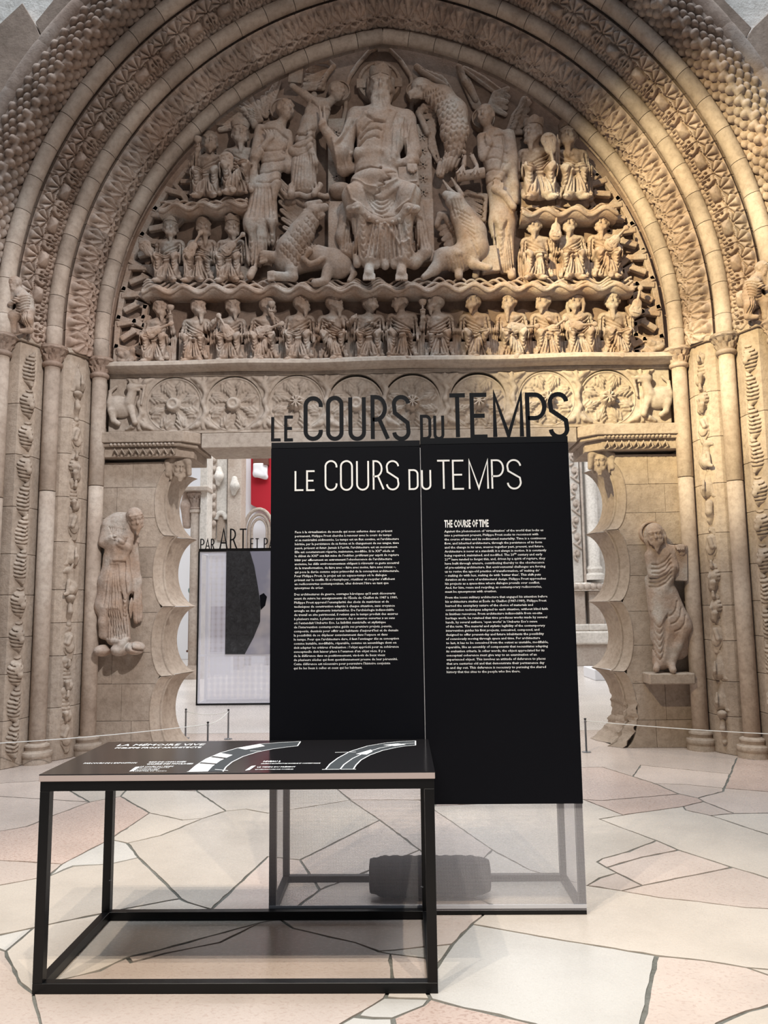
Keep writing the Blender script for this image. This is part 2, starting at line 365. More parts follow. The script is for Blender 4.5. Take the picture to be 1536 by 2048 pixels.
def do_head(s, c, sz, yaw=0., pitch=0., roll=0., beard=.5, hair='cap', k=None, young=False):
    """face, hair, beard of a carved head in figure s; c centre of the skull, sz head height (chin to crown)"""
    R = Rz(yaw)@Rx(-pitch)@Ry(roll); c = np.asarray(c, float); k = k or sz*.10
    T = lambda *p: c+R@(np.array(p)*sz)
    s.ell(T(0, .02, .08), np.array([.36, .42, .42])*sz, R, k)
    s.ell(T(0, -.10, -.18), np.array([.27, .29, .33])*sz, R, k)
    s.cap(T(0, -.40, .10), T(0, -.47, -.11), .04*sz, .068*sz, k*.5)                  # nose
    for q in (-1, 1):
        s.ell(T(q*.15, -.37, .075), np.array([.115, .07, .075])*sz, R, k*.8, 'sub')      # socket
        s.ell(T(q*.15, -.335, .07), np.array([.085, .07, .055])*sz, R, k*.2)           # eye
        s.cap(T(q*.05, -.41, .16), T(q*.26, -.33, .15), .04*sz, .035*sz, k*.5)         # brow
        s.ell(T(q*.37, .02, -.02), np.array([.06, .09, .13])*sz, R, k*.5)              # ear
        s.ell(T(q*.17, -.31, -.12), np.array([.10, .08, .10])*sz, R, k)                # cheek
    s.cap(T(-.10, -.405, -.27), T(.10, -.405, -.27), .028*sz, None, k*.3, op='sub')
    s.cap(T(-.07, -.40, -.315), T(.07, -.40, -.315), .028*sz, None, k*.3)
    if hair == 'cap':
        s.ell(T(0, .06, .17), np.array([.40, .44, .40])*sz, R, k*.4)
        s.cap(T(-.30, -.26, .26), T(0, -.40, .27), .05*sz, None, k*.4); s.cap(T(.30, -.26, .26), T(0, -.40, .27), .05*sz, None, k*.4)
    if hair == 'long':
        s.ell(T(0, .06, .15), np.array([.40, .43, .40])*sz, R, k*.4)
        for q in (-1, 1): s.chain([T(q*.36, .0, .15), T(q*.40, .02, -.2), T(q*.36, .05, -.55)], [.10*sz, .11*sz, .08*sz], k*.6)
    if beard > 0:
        b = beard
        s.chain([T(-.31, -.10, -.12), T(-.20, -.27, -.34), T(0, -.33, -.42), T(.20, -.27, -.34), T(.31, -.10, -.12)], [.06*sz, .085*sz, .095*sz, .085*sz, .06*sz], k*.7)
        p0 = T(0, -.27, -.38); dn = np.array([0, -.02*sz, -(.12+b*.5)*sz]); s.cap(p0, p0+dn, .15*sz, .06*sz, k)
        for q in (-1, 1): s.cap(T(q*.03, -.42, -.21), T(q*.19, -.33, -.30), .04*sz, .03*sz, k*.4); s.cap(T(q*.10, -.29, -.40), p0+R@np.array([q*.05*sz, -.03*sz, 0])+dn*.85, .06*sz, .035*sz, k*.3)
    return R
def lathe_crown(r, h, pts=6, flare=1.15):
    mb = MB(); n = 36; prof = [(r*.96, 0), (r*1.03, 0), (r*1.03, h*.25), (r*flare, h), (r*flare*.86, h), (r*.80, h*.75), (r*.1, h*.72)]
    mb.lathe(prof, n=n); V = mb.V
    for i in range(n):
        a = 2*math.pi*i/n
        for row in (3, 4): V[row*n+i][2] += h*.38*(abs(math.cos(a*pts/2))**1.5-.4)
    me = mb.me('crown'); smooth_by_angle(me, 35); return me

# ------------------------------------------------------------------ floor: crazy paving, every slab a piece
fl = struct('floor', MB().bb(-9, 9, -10.5, 1.35, -.12, -.006).me('floor'), 'grout', 'crazy-paved floor of polished pink and cream stone slabs with grey joints')
JOINTS = [
 [(1160,1480),(1185,1503),(1205,1534),(1266,1553),(1310,1567),(1355,1587),(1396,1596),(1407,1603),(1468,1627),(1545,1626)],
 [(1266,1553),(1281,1530),(1432,1545),(1465,1548)],[(1281,1530),(1272,1516)],[(1474,1515),(1446,1583)],[(1310,1567),(1374,1569),(1445,1576),(1545,1584)],
 [(1396,1596),(1446,1583)],[(1360,1588),(1205,1601),(1166,1599),(1000,1606),(870,1612)],[(1160,1597),(1172,1601),(1246,1630),(1366,1613),(1407,1603)],
 [(1246,1630),(1199,1638),(1140,1643)],[(1199,1638),(1233,1652),(1280,1669),(1313,1681),(1357,1700),(1466,1735),(1545,1759)],
 [(1366,1613),(1371,1620),(1421,1631),(1468,1627)],[(1421,1631),(1545,1672)],[(1280,1669),(1190,1678),(1120,1685)],[(1202,1677),(1256,1703),(1313,1681)],
 [(1256,1703),(1205,1717),(1172,1714),(1120,1716)],[(1205,1717),(1194,1724),(1213,1735),(1285,1714),(1357,1700)],[(1213,1735),(1233,1746),(1285,1771),(1466,1735)],
 [(1233,1746),(1200,1756),(1174,1771)],[(1194,1724),(1170,1738),(1110,1742)],[(1285,1771),(1244,1782)],[(1090,1755),(1174,1771),(1244,1782),(1319,1795),(1396,1803),(1490,1815),(1545,1818)],
 [(1200,1756),(1206,1776)],
 [(945,1848),(1056,1868),(1130,1881),(1200,1892),(1313,1911),(1407,1921),(1493,1935),(1545,1953)],[(1493,1935),(1545,1939)],[(1313,1911),(1305,1951),(1283,2060)],
 [(1420,2060),(1435,2046),(1496,2023),(1545,2008)],[(985,1810),(963,1834),(945,1848),(905,1888),(874,1932),(847,1967),(861,1998)],[(1090,1800),(1073,1834),(1056,1868)],
 [(985,1810),(1060,1795),(1130,1764)],[(840,1600),(985,1700),(1060,1740),(1174,1771)],[(985,1810),(905,1775),(840,1700),(760,1640),(700,1600)],[(905,1775),(985,1700)],
 [(560,1839),(586,1857),(710,1885),(759,1903),(781,1908),(852,1916),(874,1932)],[(781,1908),(786,1963),(768,1996)],[(786,1963),(847,1967)],
 [(660,2060),(706,2034),(768,1996),(861,1998)],[(706,2034),(785,2036),(847,2011),(861,1998),(927,2016),(998,2031),(1069,2049),(1100,2060)],[(785,2036),(792,2060)],
 [(-10,1592),(179,1604),(102,1633),(55,1653),(-10,1664)],[(179,1604),(241,1593),(255,1577),(394,1568)],[(-10,1720),(124,1728),(219,1679),(255,1686),(321,1671),(405,1637),(452,1622),(492,1618),(536,1626),(640,1610),(700,1600)],
 [(-10,1772),(98,1752),(124,1728)],[(98,1752),(146,1732),(219,1728),(277,1715)],[(255,1686),(277,1715),(321,1757),(361,1797),(372,1804),(423,1819),(540,1825),(560,1839)],
 [(-10,1872),(69,1855),(219,1824),(255,1817),(361,1797)],[(69,1855),(11,1903),(40,1965),(66,1987),(84,2060)],[(11,1903),(-10,1895)],
 [(117,1961),(200,1941),(255,1914),(321,1899),(521,1845),(560,1839)],[(117,1961),(66,1987)],[(255,1914),(262,1925),(330,1907),(440,1885),(521,1845)],
 [(241,1593),(299,1626),(365,1640),(405,1637)],[(255,1577),(394,1582),(452,1622)],[(394,1568),(394,1582)],[(328,1675),(536,1713),(600,1720),(760,1640)],
 [(179,1604),(102,1560),(-10,1567)],[(102,1560),(140,1535),(255,1577)],[(140,1535),(150,1505)],[(394,1568),(480,1545),(640,1550),(700,1600)],[(480,1545),(470,1500)],[(640,1550),(760,1530),(870,1560),(870,1612)],
 [(870,1560),(1000,1540),(1166,1535),(1205,1534)],[(760,1530),(750,1495)],[(1000,1540),(990,1495)],[(870,1612),(840,1600),(700,1600)],[(600,1720),(640,1780),(560,1839)],[(640,1780),(840,1700)],[(299,1626),(219,1679)],
 [(905,1888),(759,1903)],[(536,1713),(423,1819)],
]
def build_floor():
    B = [(-9, -10.5), (9, -10.5), (9, 1.35), (-9, 1.35)]
    verts = [Vector(p) for p in B]; edges = [(0, 1), (1, 2), (2, 3), (3, 0)]
    def addp(pts):
        b = len(verts); verts.extend(Vector((float(p[0]), float(p[1]))) for p in pts); edges.extend((b+i, b+i+1) for i in range(len(pts)-1))
    key = {}
    for pl in JOINTS:
        w = []
        for p in pl:
            g = G(*p); g = (min(8.99, max(-8.99, g[0])), min(1.34, g[1])); w.append(g)
        for e_, (px, py) in ((0, pl[0]), (-1, pl[-1])):       # carry the joints on past the frame of the photograph
            x, y = w[e_]; q = None
            if px <= -10: q = (-4.6, y+random.uniform(-.15, .15))
            elif px >= 1545: q = (4.3, y+random.uniform(-.15, .15))
            elif py >= 2060: q = (x+random.uniform(-.1, .1), -6.6)
            elif py <= 1516 and py < 1517 and y > -1.2: q = (x, 1.345)
            if q: w = [q]+w if e_ == 0 else w+[q]
        addp(w)
    # rest of the hall, beyond the frame of the photograph
    for x0, x1, n in ((-9, -4.3, 5), (4.0, 9, 5)):
        for i in range(n):
            y = -6.6+1.5*i; s = -1 if x0 < 0 else 1
            addp([((x0 if x0 < 0 else 3.5), y+random.uniform(-.3, .3)), ((x0+x1)/2, y+random.uniform(-.4, .4)), ((x1 if x1 > 0 else -3.9), y+random.uniform(-.3, .3))])
    for x in (-4.3, 4.0): addp([(x+random.uniform(-.2, .2)+(.25 if x > 0 else -.25)*abs(y+3)*0, y) for y in np.linspace(-6.3, 1.349, 6)])
    addp([(x, -5.95+.15*math.sin(x*2.1)-(.25 if abs(x) > 2 else 0)) for x in np.linspace(-9, 9, 14)])
    for x in np.linspace(-7.5, 7.5, 9): addp([(x, -10.5), (x+random.uniform(-.5, .5), -8), (x+random.uniform(-.5, .5), -5.5)])
    for y in (-7.2, -8.8): addp([(x, y+.25*math.sin(3*x+y)) for x in np.linspace(-9, 9, 12)])
    vo, eo, fo, ov, oe, of = delaunay_2d_cdt(verts, edges, [], 0, 1e-4)
    cons = set(); 
    for e, src in zip(eo, oe):
        if src: cons.add((min(e), max(e)))
    em = {}
    for i, f in enumerate(fo):
        for a, b in zip(f, f[1:]+f[:1]): em.setdefault((min(a, b), max(a, b)), []).append(i)
    reg = [-1]*len(fo); nr = 0
    for i in range(len(fo)):
        if reg[i] >= 0: continue
        st = [i]; reg[i] = nr
        while st:
            c = st.pop(); f = fo[c]
            for a, b in zip(f, f[1:]+f[:1]):
                k = (min(a, b), max(a, b))
                if k in cons: continue
                for o in em[k]:
                    if reg[o] < 0: reg[o] = nr; st.append(o)
        nr += 1
    tri = {}
    for i, r in enumerate(reg): tri.setdefault(r, []).append(fo[i])
    mats = ['flag_cream', 'flag_pink', 'flag_pink', 'flag_grey', 'flag_cream', 'flag_red']; rnd = random.Random(11)
    for r in range(nr):
        nxt = {}
        for f in tri[r]:
            for a, b in zip(f, f[1:]+f[:1]):
                k = (min(a, b), max(a, b))
                if len([o for o in em[k] if reg[o] == r]) == 1: nxt.setdefault(a, []).append(b)
        loops = []
        while nxt:
            s0 = next(iter(nxt)); lp = [s0]; c = s0
            while c in nxt:
                d = nxt[c].pop(); 
                if not nxt[c]: del nxt[c]
                if d == s0: break
                lp.append(d); c = d
            loops.append(lp)
        lp = max(loops, key=len); pts = [np.array(vo[i]) for i in lp]
        ar = .5*sum(p[0]*q[1]-q[0]*p[1] for p, q in zip(pts, pts[1:]+pts[:1]))
        if abs(ar) < .012: continue
        if ar < 0: pts = pts[::-1]
        # subdivide, then draw in for the joint with an uneven quarry edge
        sub = []
        for p, q in zip(pts, pts[1:]+pts[:1]):
            n = max(1, int(np.linalg.norm(q-p)/.06)); n = min(n, 40)
            for t in range(n): sub.append((p+(q-p)*t/n, 1 if t else 0))
        n = len(sub); out = []; wide = rnd.uniform(.0025, .0075)
        for i in range(n):
            p0, p1, p2 = sub[i-1][0], sub[i][0], sub[(i+1) % n][0]
            a = p1-p0; b = p2-p1; a = a/(np.linalg.norm(a)+1e-9); b = b/(np.linalg.norm(b)+1e-9); na = np.array([-a[1], a[0]]); nb = np.array([-b[1], b[0]]); m = na+nb; L_ = np.linalg.norm(m)
            if L_ < .3: m = na; L_ = 1
            m = m/L_; w = (wide+abs(rnd.gauss(0, .004)))/max(.5, float(m@na)); out.append(p1+m*w)
        cx = np.mean(out, axis=0); V = [(p[0]-cx[0], p[1]-cx[1], 0) for p in out]+[(p[0]-cx[0], p[1]-cx[1], -.02) for p in out]
        F = [list(range(n))]+[[i, i+n, (i+1) % n+n, (i+1) % n] for i in range(n)]
        link('flagstone', me_py('flagstone', V, F), rnd.choice(mats), fl, (cx[0], cx[1], 0))
build_floor()

# ------------------------------------------------------------------ arch geometry (pointed: two centres)
EC, ZC, ZS = 0.487, 4.736, 4.50
RY = [(3.857, 0.0), (4.215, -.44), (4.58, -.85)]          # the three rolls: radius, depth
ROLL_R = .088
def spots(R, n, stilt):
    """placements (location, angle) of n pieces per half arc and of the straight piece under each springing"""
    th0 = math.pi/2-math.asin(EC/R); d = th0/n; out = []
    for s in (-1, 1):
        for i in range(n):
            a = (i+.5)*d; th = math.pi-a if s < 0 else a
            out.append(((-s*EC+R*math.cos(th), 0, ZC+R*math.sin(th)), math.pi/2-th, d))
    return out
def voussoir_me(name, R, prof, dth, hf, nu, nv):
    """carved block: prof = section (r,Y) from outside in; hf(u,v)->relief height"""
    prof = np.array(prof, float); sl = prof[:, 2] if prof.shape[1] == 3 else np.r_[0, np.cumsum(np.hypot(*np.diff(prof, axis=0).T))]; sv = np.linspace(0, sl[-1], nv+1)
    r = np.interp(sv, sl, prof[:, 0]); Y = np.interp(sv, sl, prof[:, 1])
    ker = np.array([1, 2, 3, 2, 1])/9.; pad = lambda a: np.convolve(np.r_[a[0], a[0], a, a[-1], a[-1]], ker, 'valid'); r, Y = pad(r), pad(Y)
    tr, tY = np.gradient(r), np.gradient(Y); l = np.hypot(tr, tY); nr_, nY = tY/l, -tr/l
    if (nY*1.0).sum() > 0: nr_, nY = -nr_, -nY
    U, Vv = np.meshgrid(np.linspace(-.5, .5, nu+1), sv/sl[-1], indexing='ij')
    H = hf(U, Vv); edge = np.clip((.5-np.abs(U))*nu/1.2, 0, 1); H = H-.006*(1-edge)
    rr = r[None, :]+H*nr_[None, :]; YY = Y[None, :]+H*nY[None, :]; a = U*dth
    X = rr*np.sin(a); Z = rr*np.cos(a)-R
    Vt = np.stack([X, np.broadcast_to(YY, X.shape), Z], -1).reshape(-1, 3); n2 = nv+1
    i, j = np.meshgrid(np.arange(nu), np.arange(nv), indexing='ij'); q = (i*n2+j).ravel()
    return me_np(name, Vt, np.stack([q, q+n2, q+n2+1, q+1], 1))
def sm(x, a, b): t = np.clip((x-a)/(b-a), 0, 1); return t*t*(3-2*t)
def palmette(U, V, A, n=4.5, v0=0.0, v1=1.0, base=.08, wid=1.0, asp=.75):
    """fan of lobes growing from (0,v0) to v1 (v0>v1 flips it)"""
    y = (V-v0)/(v1-v0)+base; x = U*wid*asp/.5*.62; ph = np.arctan2(x, y); rr = np.hypot(x, y)
    env = sm(rr, .10, .25)*(1-sm(rr, .86*(.80+.2*np.cos(ph*1.2)), 1.0*(.80+.2*np.cos(ph*1.2))))*(np.abs(ph) < 1.5)
    lob = np.abs(np.cos(ph*n))**.55
    return A*env*(.12+.88*lob)*((y > 0) & (y < 1.15))
def blob(U, V, u, v, ru, rv, A): return A*np.sqrt(np.clip(1-((U-u)/ru)**2-((V-v)/rv)**2, 0, 1))
def seg(U, V, pts, w, A, asp=1.0):
    best = np.full(U.shape, 9.)
    for p, q in zip(pts[:-1], pts[1:]):
        vx, vy = q[0]-p[0], (q[1]-p[1])*asp; x = U-p[0]; y = (V-p[1])*asp; t = np.clip((x*vx+y*vy)/(vx*vx+vy*vy+1e-9), 0, 1); best = np.minimum(best, np.hypot(x-t*vx, y-t*vy))
    return A*np.sqrt(np.clip(1-(best/w)**2, 0, 1))
def hf_order1(U, V):     # broad palmettes on the splay, twisted stalk on the arris, small leaves under the soffit
    W = U+.05*np.sin(V*9)
    h = palmette(W, V, .080, 4.5, .58, .13, .0, 1.0, .95)
    for q in (-1, 1):
        h = np.maximum(h, 1.*palmette(U-q*.5, V, .066, 3.5, .56, .24, .04, 1.0, .6))
        for i in range(3): h = np.maximum(h, blob(U, V, q*(.40-.05*i), .36+.06*i, .075, .035, .052))
    h = np.maximum(h, seg(U, V, [(-.5, .60), (-.25, .55), (0, .585), (.25, .64), (.5, .60)], .07, .060, 2.2))
    h = np.maximum(h, seg(U, V, [(-.5, .63), (-.2, .665), (.1, .62), (.5, .57)], .05, .066, 2.2)); h = np.maximum(h, seg(U, V, [(-.1, .62), (.0, .54), (.12, .50)], .05, .06, 2.2))
    h = np.maximum(h, palmette(U, V, .030, 4.5, .70, .90, .02, 1.0, .9))
    for q in (-1, 1): h = np.maximum(h, blob(U, V, q*.40, .78, .09, .05, .026)); h = np.maximum(h, blob(U, V, q*.30, .70, .08, .03, .03))
    return h*sm(V, .11, .16)
def hf_order2(alt):
    def f(U, V):         # shell flowers outside; below them bosses of leaf, alternately angular and curled
        h = palmette(U, V, .074, 4.5, .40, .13, .0, 1.0, .95)
        h = np.maximum(h, blob(U, V, 0, .365, .10, .035, .055))
        for q in (-1, 1): h = np.maximum(h, seg(U, V, [(q*.5, .14), (q*.45, .25), (q*.46, .42)], .045, .036)); h = np.maximum(h, blob(U, V, q*.26, .40, .12, .03, .04))
        if alt:
            d = np.maximum(np.abs(U)/.42, np.abs(V-.54)/.10)*.75+.25*(np.abs(U)/.42+np.abs(V-.54)/.10)*.6; h = np.maximum(h, .095*np.clip(1-d, 0, 1)**.45)
        else:
            for q in (-1, 1):
                h = np.maximum(h, blob(U, V, q*.22, .54, .20, .07, .065)-.9*blob(U, V, q*.20, .54, .10, .035, .06)); h = np.maximum(h, seg(U, V, [(q*.05, .46), (q*.3, .48), (q*.42, .57), (q*.25, .62)], .06, .055)); h = np.maximum(h, seg(U, V, [(q*.08, .47), (q*.1, .56), (q*.04, .63)], .05, .06))
        for i in range(-2, 3): h = np.maximum(h, blob(U, V, i*.2, .70+.03*(i % 2), .085, .04, .034))
        h = np.maximum(h, palmette(U, V, .030, 4.5, .92, .72, .0, 1.0, .9)); return h*sm(V, .10, .16)
    return f
def hf_order3(U, V):     # rows of scale-like nodules
    h = np.zeros(U.shape); rows = [.09, .165, .24, .315, .39, .47, .56, .64, .72, .80]
    for k, v in enumerate(rows):
        off = .125 if k % 2 else -.125
        for i in (-2, -1, 0, 1, 2):
            u = i*.5+off; j_ = .02*math.sin(k*5.1+i*3.3); h = np.maximum(h, blob(U, V, u, v+j_, .17, .062, .058 if k not in (4, 5) else .078))
    h = np.maximum(h, seg(U, V, [(-.5, .43), (.5, .43)], .04, .06, 1.0)); return h*sm(V, .03, .07)
def profile(k):
    Ro, Yo = RY[k+1] if k < 2 else (None, None); Ri, Yi = RY[k]
    if k < 2:
        return [(Ro+.07, Yo+.13, 0), (Ro-.07, Yo+.09, .05), (Ro-.10, Yo+.05, .10), (Ro-.105, Yo+.045, .13), (Ri+.125, Yi-.21, .54), (Ri+.10, Yi-.17, .64), (Ri+.092, Yi+.02, .90), (Ri+.07, Yi+.09, .95), (Ri-.07, Yi+.13, 1)]
    return [(Ri+.43, Yi-.30, 0), (Ri+.36, Yi-.31, .08), (Ri+.20, Yi-.27, .40), (Ri+.14, Yi-.20, .52), (Ri+.10, Yi+.02, .86), (Ri-.02, Yi+.13, 1)]
ARCH_LAB = ['innermost carved arch with palmettes on the splay, above the tympanum', 'middle carved arch with shell flowers and leaf bosses', 'outermost carved arch covered in scale-like nodules']
ARCH = []
for k in range(3):
    R, Y = RY[k]; A = link('trim_%d' % (k+1), None, None); tag(A, ARCH_LAB[k], None, None, 'structure'); ARCH.append(A)
    # plain roll, in short drums
    n = 17; dth = (math.pi/2-math.asin(EC/R))/n; mb = MB(); m = 12; g = .007/R
    for i in range(5):
        a = (-.5+i/4)*(dth-g)
        for q in range(m):
            an = 2*math.pi*q/m; rr = R+ROLL_R*math.cos(an); mb.V.append(np.array([rr*math.sin(a), Y+ROLL_R*math.sin(an), rr*math.cos(a)-R]))
    for i in range(4):
        for q in range(m): mb.F.append([i*m+q, (i+1)*m+q, (i+1)*m+(q+1) % m, i*m+(q+1) % m])
    mb.F.append(list(range(m))); mb.F.append([4*m+q for q in range(m-1, -1, -1)])
    rme = mb.me('roll_drum'); smooth_by_angle(rme, 45)
    for loc, rot, d in spots(R, n, True): link('roll_drum', rme, 'stone_roll', A, loc, (0, rot, 0))
    for s in (-1, 1):
        x = s*(R-EC); q = MB().lathe([(ROLL_R-.004, ZS-.02), (ROLL_R, ZS), (ROLL_R, ZC-.004), (ROLL_R-.004, ZC)], (x, Y, 0), 16).me('roll_drum'); smooth_by_angle(q, 45); link('roll_drum', q, 'stone_roll', A)
    # carved blocks
    pr = profile(k); Rm = R+.16; nn = (28, 31, 22)[k]; dth = (math.pi/2-math.asin(EC/Rm))/nn
    fs = [hf_order1] if k == 0 else ([hf_order2(0), hf_order2(1)] if k == 1 else [hf_order3])
    mes = [voussoir_me('carved_block', Rm, pr, dth  , f, 44, 92) for f in fs]
    for i, (loc, rot, d) in enumerate(spots(Rm, nn, True)): link('carved_block', mes[i % len(mes)], 'stone_arch', A, loc, (0, rot, 0))
    # stilts: the same section carried straight down to the capitals
    ns = 1; hst = ZC-ZS+.02
    big = 1e4; smes = [voussoir_me('carved_block', big, [(big-Rm+q_[0],)+tuple(q_[1:]) for q_ in pr], hst/big  , f, 44, 92) for f in fs[:1]]
    for s in (-1, 1):
        th = math.pi if s < 0 else 0; link('carved_block', smes[0], 'stone_arch', A, (-s*EC+s*Rm, 0, (ZC+ZS)/2-.01), (0, math.pi/2-th, 0))
    # keystone filling the angle of the point
    sec = [(y+.02, ZC+math.sqrt((r+.012)**2-EC**2)) for r, y in [q_[:2] for q_ in pr]]; sec = sec+[(sec[-1][0]+.05, sec[-1][1]), (sec[-1][0]+.05, sec[0][1])]
    kb = MB(); n_ = len(sec); kb.V = [np.array([x_, y_, z_]) for x_ in (-.07, .07) for y_, z_ in sec]; kb.F = [list(range(n_)), list(range(2*n_-1, n_-1, -1))]+[[i, i+n_, (i+1) % n_+n_, (i+1) % n_] for i in range(n_)]
    kme = kb.me('keystone'); bm = bmesh.new(); bm.from_mesh(kme); bmesh.ops.recalc_face_normals(bm, faces=bm.faces); bm.to_mesh(kme); bm.free(); link('keystone', kme, 'stone_arch', A)
# outer fillet and the blocks of wall round it
mb = MB(); prof = [(4.95, -1.10), (4.985, -1.17), (5.05, -1.19), (5.12, -1.19), (5.15, -1.15), (5.15, -.95)]
fil = link('trim_4', None, None); tag(fil, 'plain outer fillet round the carved arches', None, None, 'structure')
fme = None
for loc, rot, d in spots(5.0, 12, False):
    if fme is None: fme = voussoir_me('fillet_stone', 5.0, prof, d, lambda U, V: 0*U+.004, 16, 20)
    link('fillet_stone', fme, 'stone_arch', fil, loc, (0, rot, 0))
wl = struct('wall_back', None, None, 'brown ashlar toothed into the pale wall above the arches')
for pl in ([(-120,330),(-120,150),(-60,90),(0,43),(43,3),(67,42),(86,86),(40,135),(-30,230)], [(69,42),(103,0),(150,-70),(240,-120),(157,16),(88,85)], 
           [(1377,0),(1300,-70),(1430,-100),(1451,-2),(1505,53),(1480,98),(1441,63)], [(1507,54),(1540,22),(1600,-30),(1680,60),(1600,170),(1536,168),(1482,98)], [(1602,172),(1682,62),(1760,300),(1640,320)], [(1536,170),(1600,172),(1640,320),(1600,330)]):
    MB().prism([(lambda w: (w[0], w[2]))(P(x, y, -1.16)) for x, y in pl], -1.145, -1.0).obj('wall_stone', 'stone_wall', wl, bevel=.006)
# masonry behind: a solid wall with the portal cut through it, joined course by course
def arch_out(R, n=40):
    pts = []
    for i in range(n+1):
        x = -(R-EC)+2*(R-EC)*i/n; pts.append((x, ZC+math.sqrt(max(0, R*R-(abs(x)+EC)**2))))
    return pts
up = arch_out(4.86); mb = MB(); V = []; n = len(up)
for (x, z) in up: V += [(x, -1.03, z), (x, -1.03, 13.0)]
mb.V = [np.array(v, float) for v in V]; mb.F = [[2*i, 2*i+2, 2*i+3, 2*i+1] for i in range(n-1)]
for s in (-1, 1):
    b = len(mb.V); x0, x1 = (-11, up[0][0]) if s < 0 else (up[-1][0], 11)
    mb.V += [np.array(v, float) for v in ((x0, -1.03, 0), (x1, -1.03, 0), (x1, -1.03, 13), (x0, -1.03, 13))]; mb.F.append([b, b+1, b+2, b+3])
struct('wall_plaster', mb.me('wall_plaster'), 'plaster_pale', 'pale rough plaster wall above the portal')

# tympanum slab
YT = .28
pts = [(x, z) for x, z in arch_out(3.935, 64)]; pts = [(-3.448, 4.36)]+pts+[(3.448, 4.36)]
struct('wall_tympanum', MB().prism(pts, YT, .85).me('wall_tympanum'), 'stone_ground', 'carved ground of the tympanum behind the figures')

# ------------------------------------------------------------------ jambs
def split_heights(rnd, z0, z1, a, b):
    z = [z0]
    while z[-1] < z1-a*1.3: z.append(min(z1, z[-1]+rnd.uniform(a, b)))
    z[-1] = z1; return z
def rough_prism(pts, z0, z1, g=.0022):
    """block: plan polygon (x,y) between z0 and z1"""
    mb = MB(); n = len(pts); ar = sum(pts[i][0]*pts[(i+1) % n][1]-pts[(i+1) % n][0]*pts[i][1] for i in range(n))
    if ar < 0: pts = pts[::-1]
    mb.V = [np.array([p[0], p[1], z]) for z in (z0+g, z1-g) for p in pts]
    mb.F = [list(range(n-1, -1, -1)), list(range(n, 2*n))]+[[i, (i+1) % n, n+(i+1) % n, n+i] for i in range(n)]
    return mb
JAMB = {}
for s, side in ((-1, 'left'), (1, 'right')):
    rnd = random.Random(3+s); J = link('wall_jamb_'+side, None, None); tag(J, 'stepped %s jamb of the portal in coursed stone with carved creatures' % side, None, None, 'structure'); JAMB[s] = J
    for k in range(3):
        Ri, Yi = RY[k]; x = Ri-EC
        if k < 2:
            Ro, Yo = RY[k+1]; xo = Ro-EC
            plan = [(xo+.06, Yo+.10), (xo-.085, Yo+.075), (x+.20, Yi-.345), (x+.135, Yi-.225), (x+.105, Yi-.16), (x+.095, Yi+.02), (x-.02, Yi+.10), (x-.02, Yi+.5), (xo+.06, Yi+.5)]
        else: plan = [(x+1.6, -1.06), (x+.42, -1.12), (x+.20, Yi-.27), (x+.13, Yi-.20), (x+.095, Yi+.02), (x-.02, Yi+.10), (x-.02, Yi+.5), (x+1.6, Yi+.5)]
        rough_prism([(s*(px+.012), py+.03) for px, py in plan], 0, ZS-.02, 0).obj('core', 'stone_jamb', J)
        zs = split_heights(rnd, 0.0, ZS-.03 if k < 2 else ZS, .34, .56)
        for z0, z1 in zip(zs[:-1], zs[1:]): rough_prism([(s*px, py) for px, py in plan], z0, z1).obj('stone_block', 'stone_jamb', J, bevel=.004)
        if k < 2:       # moulding that carries the carved blocks at the springing
            rough_prism([(s*(px-.025 if i in (2, 3, 4, 5) else px), py-(.03 if i in (1, 2, 3, 4) else 0)) for i, (px, py) in enumerate(plan)], ZS-.03, ZS+.03, 0).obj('impost_course', 'stone_jamb', J, bevel=.006)

# columns
def capital_me(h, r):
    mb = MB(); n = 48
    prof = [(r*1.02, 0), (r*1.22, .01), (r*1.28, .03), (r*1.22, .05), (r*1.05, .06), (r*1.1, h*.42), (r*1.3, h*.62), (r*1.62, h*.80), (r*1.86, h*.84), (r*1.9, h*.90), (r*1.75, h*.93), (r*1.78, h)]
    rows = []
    for i in range(len(prof)-1):
        (a, z0), (b, z1) = prof[i], prof[i+1]; m = 4 if i in (4, 5, 6) else 1
        rows += [(a+(b-a)*t/m, z0+(z1-z0)*t/m) for t in range(m)]
    rows.append(prof[-1])
    def fn(a, z):
        t = z/h
        if t < .29 or t > .94: return 0
        e = math.sin(math.pi*min(1, max(0, (t-.27)/.66))); v = abs(math.cos(a*4+(0 if t < .62 else math.pi/2)))**.6
        return r*.42*e*(v-.55)+r*.12*e*math.sin(a*16+z*60)
    mb.lathe(rows, n=n, fn=fn); me = mb.me('capital'); smooth_by_angle(me, 50); return me
def base_me(r):
    mb = MB(); mb.lathe([(r*1.75, 0), (r*1.75, .05), (r*1.72, .06), (r*1.82, .075), (r*1.86, .095), (r*1.78, .118), (r*1.5, .125), (r*1.38, .14), (r*1.42, .165), (r*1.5, .175), (r*1.46, .19), (r*1.25, .198), (r*1.02, .21)], n=32); me = mb.me('base'); smooth_by_angle(me, 40); return me
COLLAB = {(-1, 0): 'slender stone column nearest the doorway on the left jamb', (-1, 1): 'second stone column from the doorway on the left jamb', (-1, 2): 'outermost stone column at the left edge of the picture',
          (1, 0): 'slender stone column nearest the doorway on the right jamb', (1, 1): 'second stone column from the doorway on the right jamb', (1, 2): 'outermost stone column at the right edge of the picture'}
cme = capital_me(.235, .085); bme = base_me(.085)
